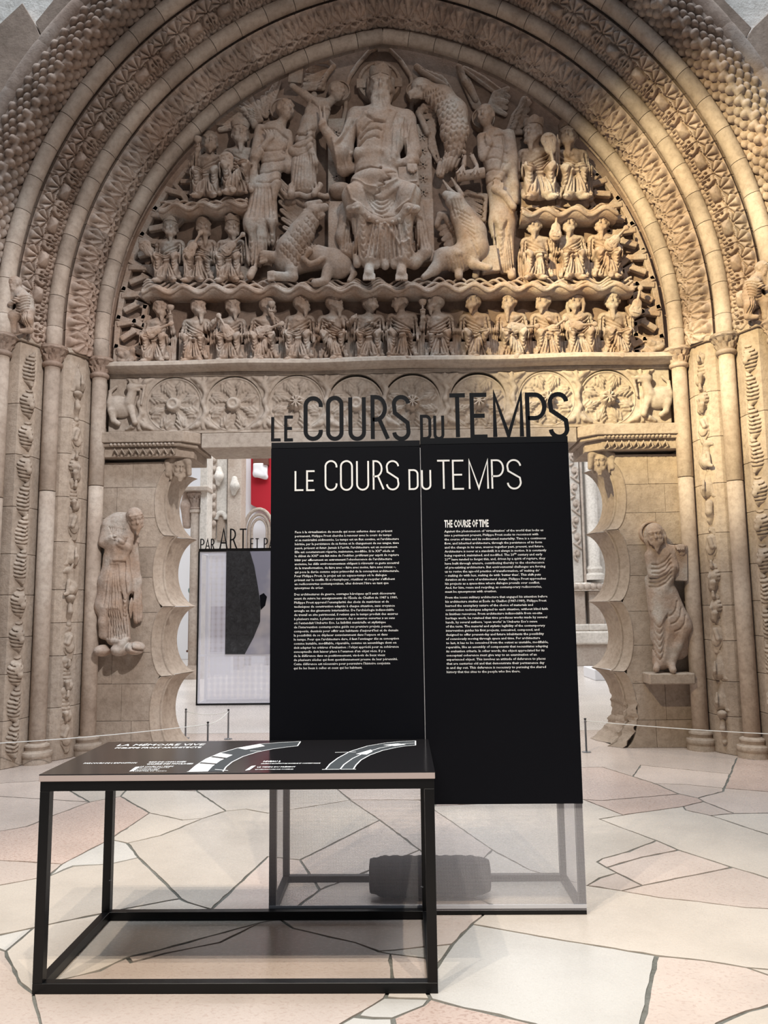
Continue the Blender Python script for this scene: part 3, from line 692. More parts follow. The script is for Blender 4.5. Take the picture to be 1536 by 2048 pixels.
for s in (-1, 1):
    for k in range(3):
        R, Y = RY[k]; x = s*(R-EC); T = thing('column', (x, Y-.01, 0), COLLAB[(s, k)], 'column', 'columns of the stepped jambs')
        link('base', bme, 'stone_jamb', T)
        zj = 3.0-.12*k; r = .085
        for a, b in ((.208, zj-.004), (zj+.004, 4.275)):
            mb = MB().lathe([(r-.004, a), (r, a+.004), (r*.985, (a+b)/2), (r*.97, b-.004), (r*.97-.004, b)], n=24); me = mb.me('shaft'); smooth_by_angle(me, 45); link('shaft', me, 'stone_roll', T)
        link('capital', cme, 'stone_arch', T, (0, 0, 4.272), (0, 0, .3*k))

# doorway jambs with their cusped edges
YF = .12
CUSP = [0.0, .83, 1.615, 2.43, 3.20]
def contour(z, conc, cus):
    z = np.clip(z, 0, 3.199); i = np.clip(np.searchsorted(CUSP, z, side='right')-1, 0, 3); z0 = np.array(CUSP)[i]; z1 = np.array(CUSP)[i+1]; t = (z-z0)/(z1-z0)
    return cus+(conc-cus)*np.sqrt(np.clip(1-(2*t-1)**2, 0, 1))**1.15
for s, side in ((-1, 'left'), (1, 'right')):
    J = link('wall_door_'+side, None, None); tag(J, '%s doorway pier of coursed stone with a cusped inner edge' % side, None, None, 'structure'); rnd = random.Random(20+s)
    f0 = lambda z: contour(z, 2.735, 2.60)
    MB().bb(s*2.76, s*3.42, YF+.02, .68, 0, 3.30).obj('core', 'stone_jamb', J)
    zs = split_heights(rnd, 0.0, 3.30, .34, .5); zs = [0.0, .30, .70, 1.12, 1.5, 1.9, 2.25, 2.62, 2.95, 3.30] if s > 0 else [0, .34, .75, 1.1, 1.55, 1.95, 2.3, 2.64, 3.0, 3.30]
    for i, (z0, z1) in enumerate(zip(zs[:-1], zs[1:])):
        g = .0022; zz = np.linspace(z0+g, z1-g, 9); xc = f0(np.minimum(zz, 3.199))+.001
        xm = 3.05+.12*((i*37) % 5-2)/2
        poly = [(s*xm, z1-g), (s*xm, z0+g)]+[(s*x, z) for x, z in zip(xc, zz)]
        MB().prism(poly, YF, .7).obj('stone_block', 'stone_jamb', J)
        MB().prism([(s*(xm+.0045), z0+g), (s*3.42, z0+g), (s*3.42, z1-g), (s*(xm+.0045), z1-g)], YF+.004*((i*7) % 3-1), .7).obj('stone_block', 'stone_jamb', J, bevel=.003)
    # moulded edge, one length per cusp
    for c in range(4):
        nz = 34; e = .003; zz = np.linspace(CUSP[c]+e, CUSP[c+1]-e, nz)
        cols = [(2.735, 2.60, .117), (2.725, 2.59, .112), (2.69, 2.545, .15), (2.645, 2.487, .205), (2.668, 2.51, .209), (2.668, 2.51, .219), (2.632, 2.472, .223), (2.622, 2.46, .235), (2.632, 2.47, .25), (2.69, 2.53, .256), (2.705, 2.54, .30), (2.69, 2.50, .42), (2.645, 2.415, .60), (2.62, 2.375, .76), (2.66, 2.40, .80)]
        V = []; 
        for (a, b, y) in cols:
            x = contour(zz, a, b)
            if s > 0 and c == 0:      # the lowest length on the right is broken and weathered
                x = x+(.012*np.sin(zz*37+y*19)+.010*np.sin(zz*83+y*47)+.008*np.sin(zz*61-y*71))*sm(.6-zz, 0, .2)-.05*sm(.30-zz, 0, .25)
            V.append(np.stack([s*x, np.full(nz, y), zz], 1))
        m = len(cols); F = []
        for j in range(m-1):
            for i in range(nz-1):
                q = [j*nz+i, (j+1)*nz+i, (j+1)*nz+i+1, j*nz+i+1]; F.append(q if s > 0 else q[::-1])
        F.append([j*nz for j in range(m)]); F.append([j*nz+nz-1 for j in range(m-1, -1, -1)])
        me = me_py('cusped_stone', np.concatenate(V), F); smooth_by_angle(me, 38); link('cusped_stone', me, 'stone_jamb', J)
    # abacus with beads, leaf frieze and a mask carved under its corner
    A = thing('impost', (s*2.85, .1, 3.2), 'moulded impost with pierced beading and a carved mask at its corner, %s of the doorway' % side, 'impost')
    def slab(xi, yf, z0, z1, name, mat='stone_jamb', ch=.16, bev=.006):
        pl = [(3.36, yf), (xi+ch, yf), (xi, yf+ch), (xi, .78), (3.36, .78)]
        o = rough_prism([(s*(a-2.85), b-.1) for a, b in pl], z0-3.2, z1-3.2, 0).obj(name, mat, A, bevel=bev); return o
    slab(2.20, -.06, 3.50, 3.625, 'abacus'); slab(2.235, -.035, 3.455, 3.50, 'fillet'); slab(2.29, .01, 3.34, 3.455, 'frieze')
    for i in range(17): 
        x = 3.20-.045*i; MB().lathe([(.0, -.016), (.013, -.012), (.017, 0), (.013, .012), (0, .016)], n=8).obj('bead', 'stone_lintel', A, True, loc=(s*(x-2.85), -.14, .279))
    for i in range(9):
        x = 3.16-.082*i; b = MB(); b.tube([(s*(x-2.85)-.03, -.10, .16), (s*(x-2.85), -.125, .225), (s*(x-2.85)+.035, -.105, .17), (s*(x-2.85)+.01, -.10, .15)], [.008, .016, .014, .006], 6); b.obj('leaf_scroll', 'stone_jamb', A, True)
    w = Sculpt((-.16, -.16, -.18), (.16, .2, .16), .0085); do_head(w, (0, .0, .0), .24, s*-.5, -.25, 0, .4, 'long')
    for q in (-1, 1): w.chain([(q*.05, -.05, .10), (q*.12, -.06, .05), (q*.13, -.04, -.08)], [.035, .04, .03], .02)
    link('mask', w.mesh('mask'), 'stone_jamb', A, (s*(2.47-2.85), .10, .04))

# lintel
LT = thing('lintel', (0, .1, 3.63), 'long carved lintel with eight large rosettes above the doorway', 'lintel')
MB().bb(-3.31, 3.31, .27-.1, .8-.1, 0, .77).obj('slab', 'stone_lintel', LT, bevel=.008)
MB().bb(-3.31, 3.31, .11-.1, .2-.1, 0, .035).obj('lower_fillet', 'stone_lintel', LT, bevel=.006)
MB().bb(-3.31, 3.31, .09-.1, .2-.1, .685, .735).obj('upper_fillet', 'stone_lintel', LT, bevel=.008)
MB().bb(-2.19, 2.19, .10-.1, .8-.1, -.18, -.004).obj('door_head', 'stone_lintel', LT, bevel=.008)
def rosette_me(kind):
    nr, na = 30, 144; rr = np.linspace(0, 1, nr+1)[1:]; rr[0] = .003; aa = np.linspace(0, 2*math.pi, na, endpoint=False); A, Rr = np.meshgrid(aa, rr, indexing='ij')
    n = 8; ph = (A*n/(2*math.pi)) % 1-.5        # one leaf per sector
    w = np.abs(ph)*2; tip = .94-.10*np.abs(np.sin(A*n*1.5))**.8
    half = np.interp(Rr, [0, .25, .40, .55, .74, .86, .95], [.95, .55, .46, .76, .99, .74, .2]); ser = .13*np.sin(Rr*52+w*5)*sm(Rr, .42, .55)
    leaf = sm(half+ser-w, 0, .10)*(1-sm(Rr, tip-.02, tip+.03))
    vein = -.016*np.exp(-(w/.07)**2)-.018*np.abs(np.sin((w*2.2+Rr*5.0)*math.pi))**2*sm(w, .1, .25)
    dish = -.105*(1-sm(Rr, .84, .96))
    h = dish+leaf*(.125-.05*np.abs(Rr-.62)+vein+.020*np.cos(w*math.pi/2))
    h = np.maximum(h, .022*np.sqrt(np.clip(1-((Rr-.965)/.035)**2, 0, 1))+.0)
    if kind == 0:
        h = np.where(Rr < .24, .045+.035*np.sqrt(np.clip(1-((Rr-.165)/.075)**2, 0, 1)), h); h = np.where(Rr < .10, .05+.02*np.sqrt(np.clip(1-(Rr/.1)**2, 0, 1)), h)
    else:
        pet = .05+.045*np.abs(np.cos(A*4))**.6; h = np.where(Rr < .27, np.where(Rr < .1, .10, pet*(1-.9*sm(Rr, .20, .27))+.01), h)
    R0 = .335; h = h*1.15; V = np.stack([Rr*R0*np.cos(A), -h, Rr*R0*np.sin(A)], -1).reshape(-1, 3); V = np.vstack([V, [[0, -float(h[0, 0]), 0]]])
    i, j = np.meshgrid(np.arange(na), np.arange(nr-1), indexing='ij'); i2 = (i+1) % na; F = np.stack([i*nr+j, i*nr+j+1, i2*nr+j+1, i2*nr+j], -1).reshape(-1, 4)
    c = len(V)-1; i = np.arange(na); F = np.vstack([F, np.stack([i*nr, ((i+1) % na)*nr, np.full(na, c), np.full(na, c)], 1)[:, [0, 1, 2, 2]]]) if False else F
    me = me_np('rosette', V[:-1], F); return me
rm = [rosette_me(0), rosette_me(1)]
RX = [-2.526, -1.816, -1.072, -.373, .29, 1.062, 1.86, 2.569]
# discs behind the rosettes are sunk by the rosette's own dish; a raised field carries the foliage between
fieldh = Sculpt((-3.32, -.05, -.36), (3.32, .12, .36), .0125)
fieldh.box((0, .07, 0), (3.30, .06, .335), None, .01)
for x in RX: fieldh.cap((x, -.3, 0), (x, .3, 0), .325, None, .006, op='sub')
xs = [-2.93]+[(a+b)/2 for a, b in zip(RX[:-1], RX[1:])]+[2.96]
for x in xs:
    for q in (-1, 1):
        fieldh.chain([(x, .0, q*.02), (x+.03, -.0, q*.12), (x-.01, -.0, q*.2), (x, .0, q*.3)], [.022, .03, .035, .02], .015)
        for w_ in (-1, 1): fieldh.chain([(x, 0, q*.20), (x+w_*.07, -.005, q*.27), (x+w_*.15, .0, q*.305)], [.02, .032, .014], .012); fieldh.cap((x+w_*.05, .0, q*.19), (x+w_*.085, .0, q*.235), .016, .008, .01)
    fieldh.ell((x, -.005, 0), (.035, .03, .05), None, .01)
for x in RX:
    pass
link('foliage_field', fieldh.mesh('foliage_field'), 'stone_lintel', LT, (0, .0, .362))
for i, x in enumerate(RX): link('rosette', rm[0 if i in (0, 1, 3) else 1], 'stone_lintel', LT, (x, .03, .345-.005*(i % 2)+(-.02 if 2 < i < 6 else 0)))
for s in (-1, 1):      # beasts at the ends
    w = Sculpt((-.22, -.10, -.34), (.26, .12, .34), .009)
    w.ell((-.06, .02, -.02), (.17, .07, .13), Ry(.35), .03); w.cap((.06, .0, .02), (.10, -.01, .16), .06, .05, .03); w.ell((.10, -.02, .20), (.075, .05, .055), None, .02); w.cap((.13, -.03, .2), (.20, -.03, .215), .035, .022, .015); w.cap((.13, -.03, .17), (.19, -.03, .165), .022, .012, .012)
    w.cap((.08, -.02, .25), (.05, -.01, .30), .022, .01, .01); w.chain([(.08, 0, -.05), (.12, -.02, -.16), (.14, -.02, -.22)], [.05, .03, .035], .02); w.chain([(-.14, 0, -.08), (-.12, -.01, -.19), (-.06, -.01, -.23)], [.055, .03, .03], .02)
    w.chain([(-.18, .0, .02), (-.17, .0, .16), (-.10, .0, .22)], [.03, .02, .018], .015); w.chain([(.17, -.02, .19), (.24, -.01, .22), (.22, 0, .12), (.2, 0, 0.)], [.014, .018, .018, .015], .012)
    me = w.mesh('beast')
    if s > 0:
        V = np.empty(len(me.vertices)*3, np.float32); me.vertices.foreach_get('co', V); V = V.reshape(-1, 3); V[:, 0] *= -1; me.vertices.foreach_set('co', V.ravel()); me.flip_normals()
    link('beast', me, 'stone_lintel', LT, (s*3.10, -.03, .35))
# sill of the tympanum: a heavy round ledge under the lowest row
LG = MB()
LG.V = []; 
prof = [(.30, 4.36), (.05, 4.36), (-.03, 4.375), (-.075, 4.41), (-.07, 4.45), (-.03, 4.475), (.30, 4.50)]
for x in np.linspace(-3.33, 3.33, 60): LG.V += [np.array([x, y+.006*math.sin(x*5), z+.006*math.sin(x*3.1+1)]) for y, z in prof]
m = len(prof); LG.F = [[i*m+j, (i+1)*m+j, (i+1)*m+j+1, i*m+j+1] for i in range(59) for j in range(m-1)]+[list(range(m-1, -1, -1)), [59*m+j for j in range(m)]]
lme = LG.me('ledge'); bm = bmesh.new(); bm.from_mesh(lme); bmesh.ops.recalc_face_normals(bm, faces=bm.faces); bm.to_mesh(lme); bm.free(); smooth_by_angle(lme, 50)
tag(link('sill_ledge', lme, 'stone_lintel'), 'rounded pale ledge along the foot of the tympanum', 'ledge')

# ------------------------------------------------------------------ instruments, cups, crowns shared by the small seated figures
def viol_me():
    w = Sculpt((-.10, -.04, -.22), (.10, .05, .24), .0065)
    w.ell((0, 0, -.085), (.075, .028, .075), None, .02); w.ell((0, 0, .0), (.055, .026, .06), None, .03); w.cap((0, -.002, .04), (0, -.004, .16), .017, .014, .01); w.ell((0, -.004, .185), (.032, .016, .032), None, .012)
    w.cap((0, -.028, -.10), (0, -.018, .15), .006, .004, .004)
    for q in (-1, 1): w.ell((q*.032, -.035, -.06), (.009, .02, .022), None, .004, 'sub')
    w.cap((-.03, -.03, -.115), (.03, -.03, -.115), .008, None, .006); return w.mesh('viol')
def cup_me():
    mb = MB().lathe([(.034, 0), (.036, .008), (.012, .02), (.011, .045), (.020, .05), (.012, .056), (.030, .07), (.046, .10), (.047, .125), (.041, .125), (.036, .10), (.004, .085)], n=20); me = mb.me('cup'); smooth_by_angle(me, 50); return me
VIOL, CUP = viol_me(), cup_me()
CROWN = lathe_crown(.090, .066); CAPC = None
def hood_me():
    mb = MB().lathe([(.090, -.015), (.094, 0), (.094, .014), (.089, .02), (.087, .04), (.074, .065), (.045, .082), (.0, .088)], n=24); me = mb.me('cap'); smooth_by_angle(me, 60); return me
HOOD = hood_me()
ARM = {   # elbow, hand (x grows away from the body's middle line)
 'lap': ((.175, -.12, .40), (.07, -.21, .36)), 'knee': ((.18, -.13, .40), (.15, -.25, .35)), 'chest': ((.175, -.15, .42), (.03, -.22, .48)), 'cup': ((.185, -.14, .44), (.19, -.22, .60)),
 'out': ((.16, -.17, .47), (.24, -.24, .52)), 'belly': ((.18, -.14, .40), (.02, -.21, .40)), 'mouth': ((.17, -.18, .46), (.10, -.25, .60)), 'down': ((.185, -.10, .38), (.18, -.18, .28))}
ELD = link  # name kept short below
def elder(px, py, H, label, yaw=0., pitch=0.06, roll=0., legs='apart', L='lap', Rr='belly', hat='crown', beard=.6, lean=0., viol=None, cup=None, cloak=1, seed=0, Y=YT, group=None, hair='cap', grp='elders'):
    S = H/.86; rnd = random.Random(seed); w0 = P(px, py, .0); base = np.array([w0[0], Y, w0[2]])
    T = thing('seated_elder', base, label, 'relief figure', grp)
    s = Sculpt((-.30*S, -.36*S, -.03*S), (.30*S, .03, .93*S), .0078*max(1, S*.93)); z = lambda *p: np.array(p)*S
    q = lambda r: r*S
    hx = .03*math.sin(yaw)+lean
    s.cap(z(0, -.10, .33), z(lean*.6, -.10, .53), q(.118), q(.112), q(.03), .8); s.cap(z(-.105+lean*.7, -.10, .565), z(.105+lean*.7, -.10, .565), q(.058), None, q(.04))
    s.cap(z(lean*.8, -.10, .57), z(hx, -.115, .67), q(.052), q(.048), q(.02)); s.ell(z(0, -.12, .31), z(.15, .11, .085), None, q(.03))
    s.chain([z(-.11+lean*.7, -.13, .575), z(0, -.175, .535), z(.11+lean*.7, -.13, .575)], [q(.028), q(.026), q(.028)], q(.012))
    # legs
    kx = {'apart': (.115, .115), 'close': (.07, .07), 'crossL': (.09, .12), 'crossR': (.12, .09), 'side': (.13, .03)}[legs]; an = {'apart': (.075, .075), 'close': (.06, .06), 'crossL': (-.05, .05), 'crossR': (.05, -.05), 'side': (.12, .01)}[legs]
    for i, sg in ((0, -1), (1, 1)):
        k_ = z(sg*kx[i], -.265-(.02 if legs.startswith('cross') and i == (0 if legs == 'crossL' else 1) else 0), .315); a_ = z(sg*an[i], -.255-(.03 if legs.startswith('cross') and i == (0 if legs == 'crossL' else 1) else 0), .085)
        s.cap(z(sg*.06, -.13, .32), k_, q(.076), q(.070), q(.03)); s.cap(k_, a_, q(.070), q(.066), q(.035), ring=(q(.004), 4, rnd.random()*3) if legs.startswith('cross') else None); s.cap(a_, a_+z(sg*.005, 0, -.05), q(.03), q(.028), q(.015))
        s.cap(a_+z(0, .0, -.055), a_+z(sg*.045, -.06, -.075), q(.027), q(.030), q(.012), 1.0)
        for t in range(3): s.cap(a_+z(sg*.045+(t-1)*.017, -.06, -.075), a_+z(sg*.058+(t-1)*.02, -.085, -.082), q(.011), q(.009), q(.005))
    # robe falling between and beside the legs, to a scalloped hem
    s.ell(z(0, -.18, .22), z(.15, .085, .18), None, q(.035)); s.cap(z(-.13, -.17, .12), z(.13, -.17, .12), q(.052), None, q(.03))
    for i in range(6): x = -.15+.06*i; s.cap(z(x, -.19-.02*(i % 2), .14), z(x+.008, -.205-.02*(i % 2), .075), q(.026), q(.03), q(.012))
    if cloak:
        for sg in (-1, 1): s.chain([z(sg*.13, -.07, .56), z(sg*.185, -.07, .36), z(sg*.19, -.08, .10)], [q(.045), q(.045), q(.04)], q(.03))
    # arms
    hands = []
    for sg, nm in ((-1, L), (1, Rr)):
        e, h = ARM[nm]; sh = z(sg*.135+lean*.7, -.10, .565); e = z(sg*e[0], e[1], e[2]); h = z(sg*h[0], h[1], h[2]); hands.append(h)
        s.cap(sh, e, q(.054), q(.048), q(.03), ring=(q(.007), 4, 1)); s.cap(e, h, q(.046), q(.030), q(.02), ring=(q(.005), 3, 0)); d = h-e; d = d/np.linalg.norm(d)
        s.ell(h+d*q(.022), z(.03, .022, .03), None, q(.015))
        up = np.array([0, 0, 1.]); n_ = np.cross(d, up); n_ = n_/(np.linalg.norm(n_)+1e-9)
        for t in range(4): o_ = (up*(t-1.5)*.013+n_*0)*S; s.cap(h+d*q(.03)+o_, h+d*q(.068)+o_*1.1-up*q(.006), q(.0095), q(.008), q(.004))
    Rm = do_head(s, z(hx+.01*math.sin(yaw), -.125, .752), q(.235), yaw, pitch, roll, beard, hair)
    # drapery lines
    g2 = lambda *p: [z(x_, 0, y_)[[0, 2]] for x_, y_ in p]; sd = 1 if seed % 2 else -1
    for i in range(5): o_ = .042*i; s.groove(g2((sd*-.12, .56-o_), (sd*-.04, .49-o_), (sd*.05, .44-o_*.8), (sd*.12, .42-o_*.6)), q(.009), q(.018))
    for sg in (-1, 1):
        s.ufold(z(sg*.10, 0, .29)[[0, 2]], q(.06), q(.17), 4, q(.008), q(.016)); s.groove(g2((sg*.14, .55), (sg*.155, .45), (sg*.16, .38)), q(.010), q(.02))
        for i in range(3): s.groove(g2((sg*(.15+.02*i), .52), (sg*(.16+.022*i), .30), (sg*(.15+.025*i), .10)), q(.007), q(.015))
    for i in range(7): x = -.09+.03*i; s.groove(g2((x*.5, .27), (x*.9+.01*rnd.uniform(-1, 1), .17), (x*1.3, .075)), q(.008), q(.017))
    link('body', s.mesh('body'), 'stone_figure', T)
    hc = z(hx+.01*math.sin(yaw), -.125, .752); top = hc+Rm@z(0, .012, .090 if hat == 'crown' else .078)
    link('crown' if hat == 'crown' else 'cap', CROWN if hat == 'crown' else HOOD, 'stone_figure', T, mtx=M4(Rm*S, top))
    MB().bb(-.17*S, .17*S, -.13*S, .0, -.0, .27*S).obj('seat', 'stone_figure', T, bevel=.008)
    if viol:
        hx_, hz_, ang = viol; o = link('viol', VIOL, 'stone_figure', T, mtx=M4(Ry(ang)*S*1.05, z(hx_, -.275, hz_)))
    if cup:
        h = hands[0 if cup < 0 else 1]; link('cup', CUP, 'stone_figure', T, mtx=M4(np.eye(3)*S, h+z(.0, -.01, .025)))
    return T
G1 = 'elders of the lowest row'; G2 = 'elders of the middle rows'; G3 = 'elders of the upper corners'
ROW = [
 (305, .86, dict(yaw=.55, pitch=0.09, legs='apart', L='belly', Rr='cup', viol=(.04, .42, 1.15), cup=1, lean=.01), 'lowest row, first elder from the left, holding viol and lifted cup'),
 (384, .86, dict(yaw=.7, pitch=0.21, legs='close', L='lap', Rr='out', hat='cap', beard=1.0, lean=0), 'lowest row, second elder from the left, arm thrust out across his chest'),
 (455, .86, dict(yaw=.6, pitch=0.18, legs='apart', L='belly', Rr='knee', hat='cap', viol=(-.03, .43, -.5)), 'lowest row, third elder from the left, small viol against his belly'),
 (525, .88, dict(yaw=.9, pitch=0.18, legs='crossR', L='lap', Rr='mouth', hat='cap', cup=1, viol=(.05, .40, 1.2), beard=.4), 'lowest row, fourth elder from the left, cross-legged with a cup at his mouth'),
 (595, .90, dict(yaw=.8, pitch=0.15, legs='apart', L='belly', Rr='down', hat='crown', beard=.5), 'lowest row, fifth elder from the left, open cloak over a bare belly'),
 (665, .90, dict(yaw=.95, pitch=0.21, legs='crossL', L='chest', Rr='out', hat='crown', beard=.6, lean=-.02), 'lowest row, sixth elder from the left, reaching out to his right-hand neighbour'),
 (738, .90, dict(yaw=.45, pitch=0.39, legs='apart', L='belly', Rr='chest', hat='cap', beard=.15), 'lowest row, seventh elder from the left, head thrown back and hand on chest'),
 (805, .92, dict(yaw=-.5, pitch=0.30, legs='side', L='down', Rr='down', hat='crown', beard=.4), 'lowest row, eighth elder from the left, tall crown and ribbed tunic'),
 (880, .90, dict(yaw=-.85, pitch=0.27, legs='close', L='cup', Rr='lap', hat='cap', beard=.5, cup=-1), 'lowest row, ninth elder from the left, raising a cup beside a viol'),
 (955, .90, dict(yaw=-.45, pitch=0.27, legs='crossR', L='lap', Rr='lap', hat='cap', beard=.5), 'lowest row, tenth elder from the left, crossed bare shins and hands on lap'),
 (1030, .90, dict(yaw=-.55, pitch=0.15, legs='crossL', L='belly', Rr='belly', hat='crown', beard=1.3, viol=(.08, .38, 1.5)), 'lowest row, fourth elder from the right, long beard hanging to his chest'),
 (1100, .90, dict(yaw=-.6, pitch=0.12, legs='close', L='belly', Rr='chest', hat='cap', beard=.4, viol=(.05, .36, .9)), 'lowest row, third elder from the right, arms folded round his viol'),
 (1165, .90, dict(yaw=-.45, pitch=0.09, legs='apart', L='chest', Rr='lap', hat='cap', beard=.5, viol=(-.03, .40, 1.5), hair='long'), 'lowest row, second elder from the right, shawl over his head'),
 (1240, .90, dict(yaw=-.3, pitch=0.03, legs='crossL', L='lap', Rr='cup', hat='crown', beard=1.2, viol=(.235, .66, .25)), 'lowest row, last elder on the right, holding a viol upright beside the border')]
for i, (x, H, kw, lab) in enumerate(ROW): elder(x, 724-.009*(x-300), H*.945, lab, seed=i, grp=G1, **kw)
MID = [(330, 563, .88, dict(yaw=.35, pitch=0.03, legs='apart', L='down', Rr='belly', hat='crown', viol=(-.22, .40, 2.6), lean=-.01), 'middle row, left elder of three on the left, viol hanging at his side'),
 (395, 563, .88, dict(yaw=.6, pitch=0.06, legs='side', L='chest', Rr='belly', hat='cap', beard=1.1, viol=(-.07, .46, .5)), 'middle row, middle elder of three on the left, long pointed beard'),
 (455, 563, .88, dict(yaw=.45, pitch=0.03, legs='apart', L='chest', Rr='lap', hat='crown', beard=.6, viol=(.04, .47, .8)), 'middle row, right elder of three on the left, viol held across his chest'),
 (1080, 558, .88, dict(yaw=-.35, pitch=0.06, legs='side', L='lap', Rr='cup', hat='crown', beard=.7, viol=(.22, .66, .1)), 'middle row, left elder of three on the right, viol upright on his shoulder side'),
 (1150, 558, .90, dict(yaw=-.25, pitch=0.03, legs='close', L='knee', Rr='lap', hat='crown', beard=.5), 'middle row, middle elder of three on the right, hands resting on his lap'),
 (1218, 556, .90, dict(yaw=-.4, pitch=0.03, legs='crossL', L='lap', Rr='chest', hat='crown', beard=.9, viol=(.10, .48, .75)), 'middle row, right elder of three on the right, playing a slanted viol')]
for i, (x, y, H, kw, lab) in enumerate(MID): elder(x, y, H*.95, lab, seed=30+i, grp=G2, **kw)
TOP = [(410, 396, .90, dict(yaw=.3, pitch=0.12, legs='apart', L='mouth', Rr='lap', hat='cap', beard=.3, cup=-1), 'upper left corner, outer elder with an arm bent over his head'),
 (472, 392, .98, dict(yaw=.3, pitch=0.09, legs='crossR', L='belly', Rr='knee', hat='crown', beard=.9, viol=(-.08, .32, 2.9)), 'upper left corner, inner elder beside the left angel'),
 (1080, 404, 1.06, dict(yaw=-.6, pitch=0.06, legs='apart', L='lap', Rr='cup', hat='crown', beard=.6, viol=(.11, .52, 3.0)), 'upper right corner, inner elder with a viol hanging from his hand'),
 (1150, 402, 1.02, dict(yaw=-.35, pitch=0.03, legs='close', L='belly', Rr='lap', hat='crown', beard=1.1), 'upper right corner, outer elder with long beard and bare shins')]
for i, (x, y, H, kw, lab) in enumerate(TOP): elder(x, y, H, lab, seed=50+i, grp=G3, **kw)

# ------------------------------------------------------------------ wavy ledges
def wavy(name, x0, x1, y0, y1, label, depth=.30, seed=0, n=3):
    a = P(x0, y0, .0); b = P(x1, y1, .0); Lx = b[0]-a[0]; nx = max(30, int(Lx/.018)); rnd = random.Random(seed); ph = rnd.random()*6
    rows = []; T = thing(name, ((a[0]+b[0])/2, YT, (a[2]+b[2])/2), label, 'ledge'); o = np.array(T.location)
    xs = np.linspace(a[0], b[0], nx); zc = np.interp(xs, [a[0], b[0]], [a[2], b[2]])
    wv = lambda x, p, f: np.sin(x*2*math.pi/.34*f+p+.6*np.sin(x*2.3+p))
    # bed: underside rises to the wall, front lip scalloped
    pr = [(0, -.07), (.5, -.085), (.88, -.075), (1.0, -.03), (1.0, .015), (.90, .03), (0, .05)]
    V = []
    for i, x in enumerate(xs):
        for (d, z) in pr:
            V.append((x-o[0], -d*(depth+.03*wv(x, ph, 1)*d), zc[i]+z+.028*wv(x, ph+1.2, 1)*d-o[2]))
    m = len(pr); F = [[i*m+j, (i+1)*m+j, (i+1)*m+j+1, i*m+j+1] for i in range(nx-1) for j in range(m-1)]+[list(range(m-1, -1, -1)), [(nx-1)*m+j for j in range(m)]]
    me = me_py('bed', V, F); bm = bmesh.new(); bm.from_mesh(me); bmesh.ops.recalc_face_normals(bm, faces=bm.faces); bm.to_mesh(me); bm.free(); smooth_by_angle(me, 60); link('bed', me, 'stone_figure', T)
    for k in range(n):    # waves lying on it
        d = depth*(1.0-.10*k); pts = [(x-o[0], -d-.02*wv(x, ph+.9*k, 1), zc[i]-.03+.042*k+.034*wv(x, ph+1.1+.9*k, 1+.12*k)-o[2]) for i, x in enumerate(xs)]
        MB().tube(pts, [.021-.002*k]*len(pts), 7).obj('wave', 'stone_figure', T, True)
    return T
wavy('wavy_ledge', 283, 1268, 577, 571, 'long wavy ledge of carved waves between the two lowest rows of elders', .30, 1, 4)
wavy('wavy_ledge', 318, 494, 414, 404, 'short wavy ledge under the two elders of the upper left corner', .30, 5)
wavy('wavy_ledge', 1043, 1236, 424, 420, 'short wavy ledge under the two elders of the upper right corner', .30, 9)

# ------------------------------------------------------------------ fretted ribbon that borders the tympanum
def fret_me():
    mb = MB(); w = .028
    def run(pts, y):
        for p, q in zip(pts[:-1], pts[1:]):
            p = np.array(p); q = np.array(q); d = q-p; L_ = np.linalg.norm(d); a = math.atan2(d[1], d[0]); c = (p+q)/2
            mb.box((c[0], y, c[1]), (L_/2+w*.8, .032, w), Ry(-a))
    run([(-.15, .13), (-.15, -.11), (.0, -.15), (.10, -.08), (.10, .03), (.0, .06)], .0); run([(-.13, .12), (.02, .15), (.12, .10), (.15, .19)], -.012); run([(-.08, -.03), (.02, .04)], -.03)
    me = mb.me('fret', bevel=.006); return me
FRET = fret_me()
for s, side in ((-1, 'left'), (1, 'right')):
    T = thing('fret_border', (s*3.1, YT-.05, 5.5), 'folded fret ribbon bordering the %s side of the tympanum' % side, 'border')
    R = 3.857-.09-.20
    for i in range(9):
        a = -.062+.097*i
        if a < 0: x, zz, rt = R-EC, ZC+a*R, 0
        else: x, zz, rt = R*math.cos(a)-EC, ZC+R*math.sin(a), a
        sc = 1.22 if i < 7 else .95
        mt = M4(np.diag([1., 1., 1.]) if s < 0 else np.diag([-1., 1., 1.]), (0, 0, 0)); Rm = Ry(rt if s < 0 else -rt)@np.diag([float(-s) if False else (1. if s < 0 else -1.), 1., 1.])*sc
        link('fret', FRET, 'stone_figure', T, mtx=M4(Rm, (s*x-s*3.1, -.005, zz-5.5)))
    # foliage knot where it starts
    w = Sculpt((-.2, -.12, -.16), (.2, .08, .16), .01); rn = random.Random(s+5)
    for i in range(7): w.chain([(rn.uniform(-.12, .12), 0, rn.uniform(-.1, .1)), (rn.uniform(-.12, .12), -.05, rn.uniform(-.1, .1)), (rn.uniform(-.14, .14), -.02, rn.uniform(-.12, .12))], [.03, .035, .015], .012)
    link('leaf_knot', w.mesh('leaf_knot'), 'stone_figure', T, (s*.05, .0, 4.60-5.5))

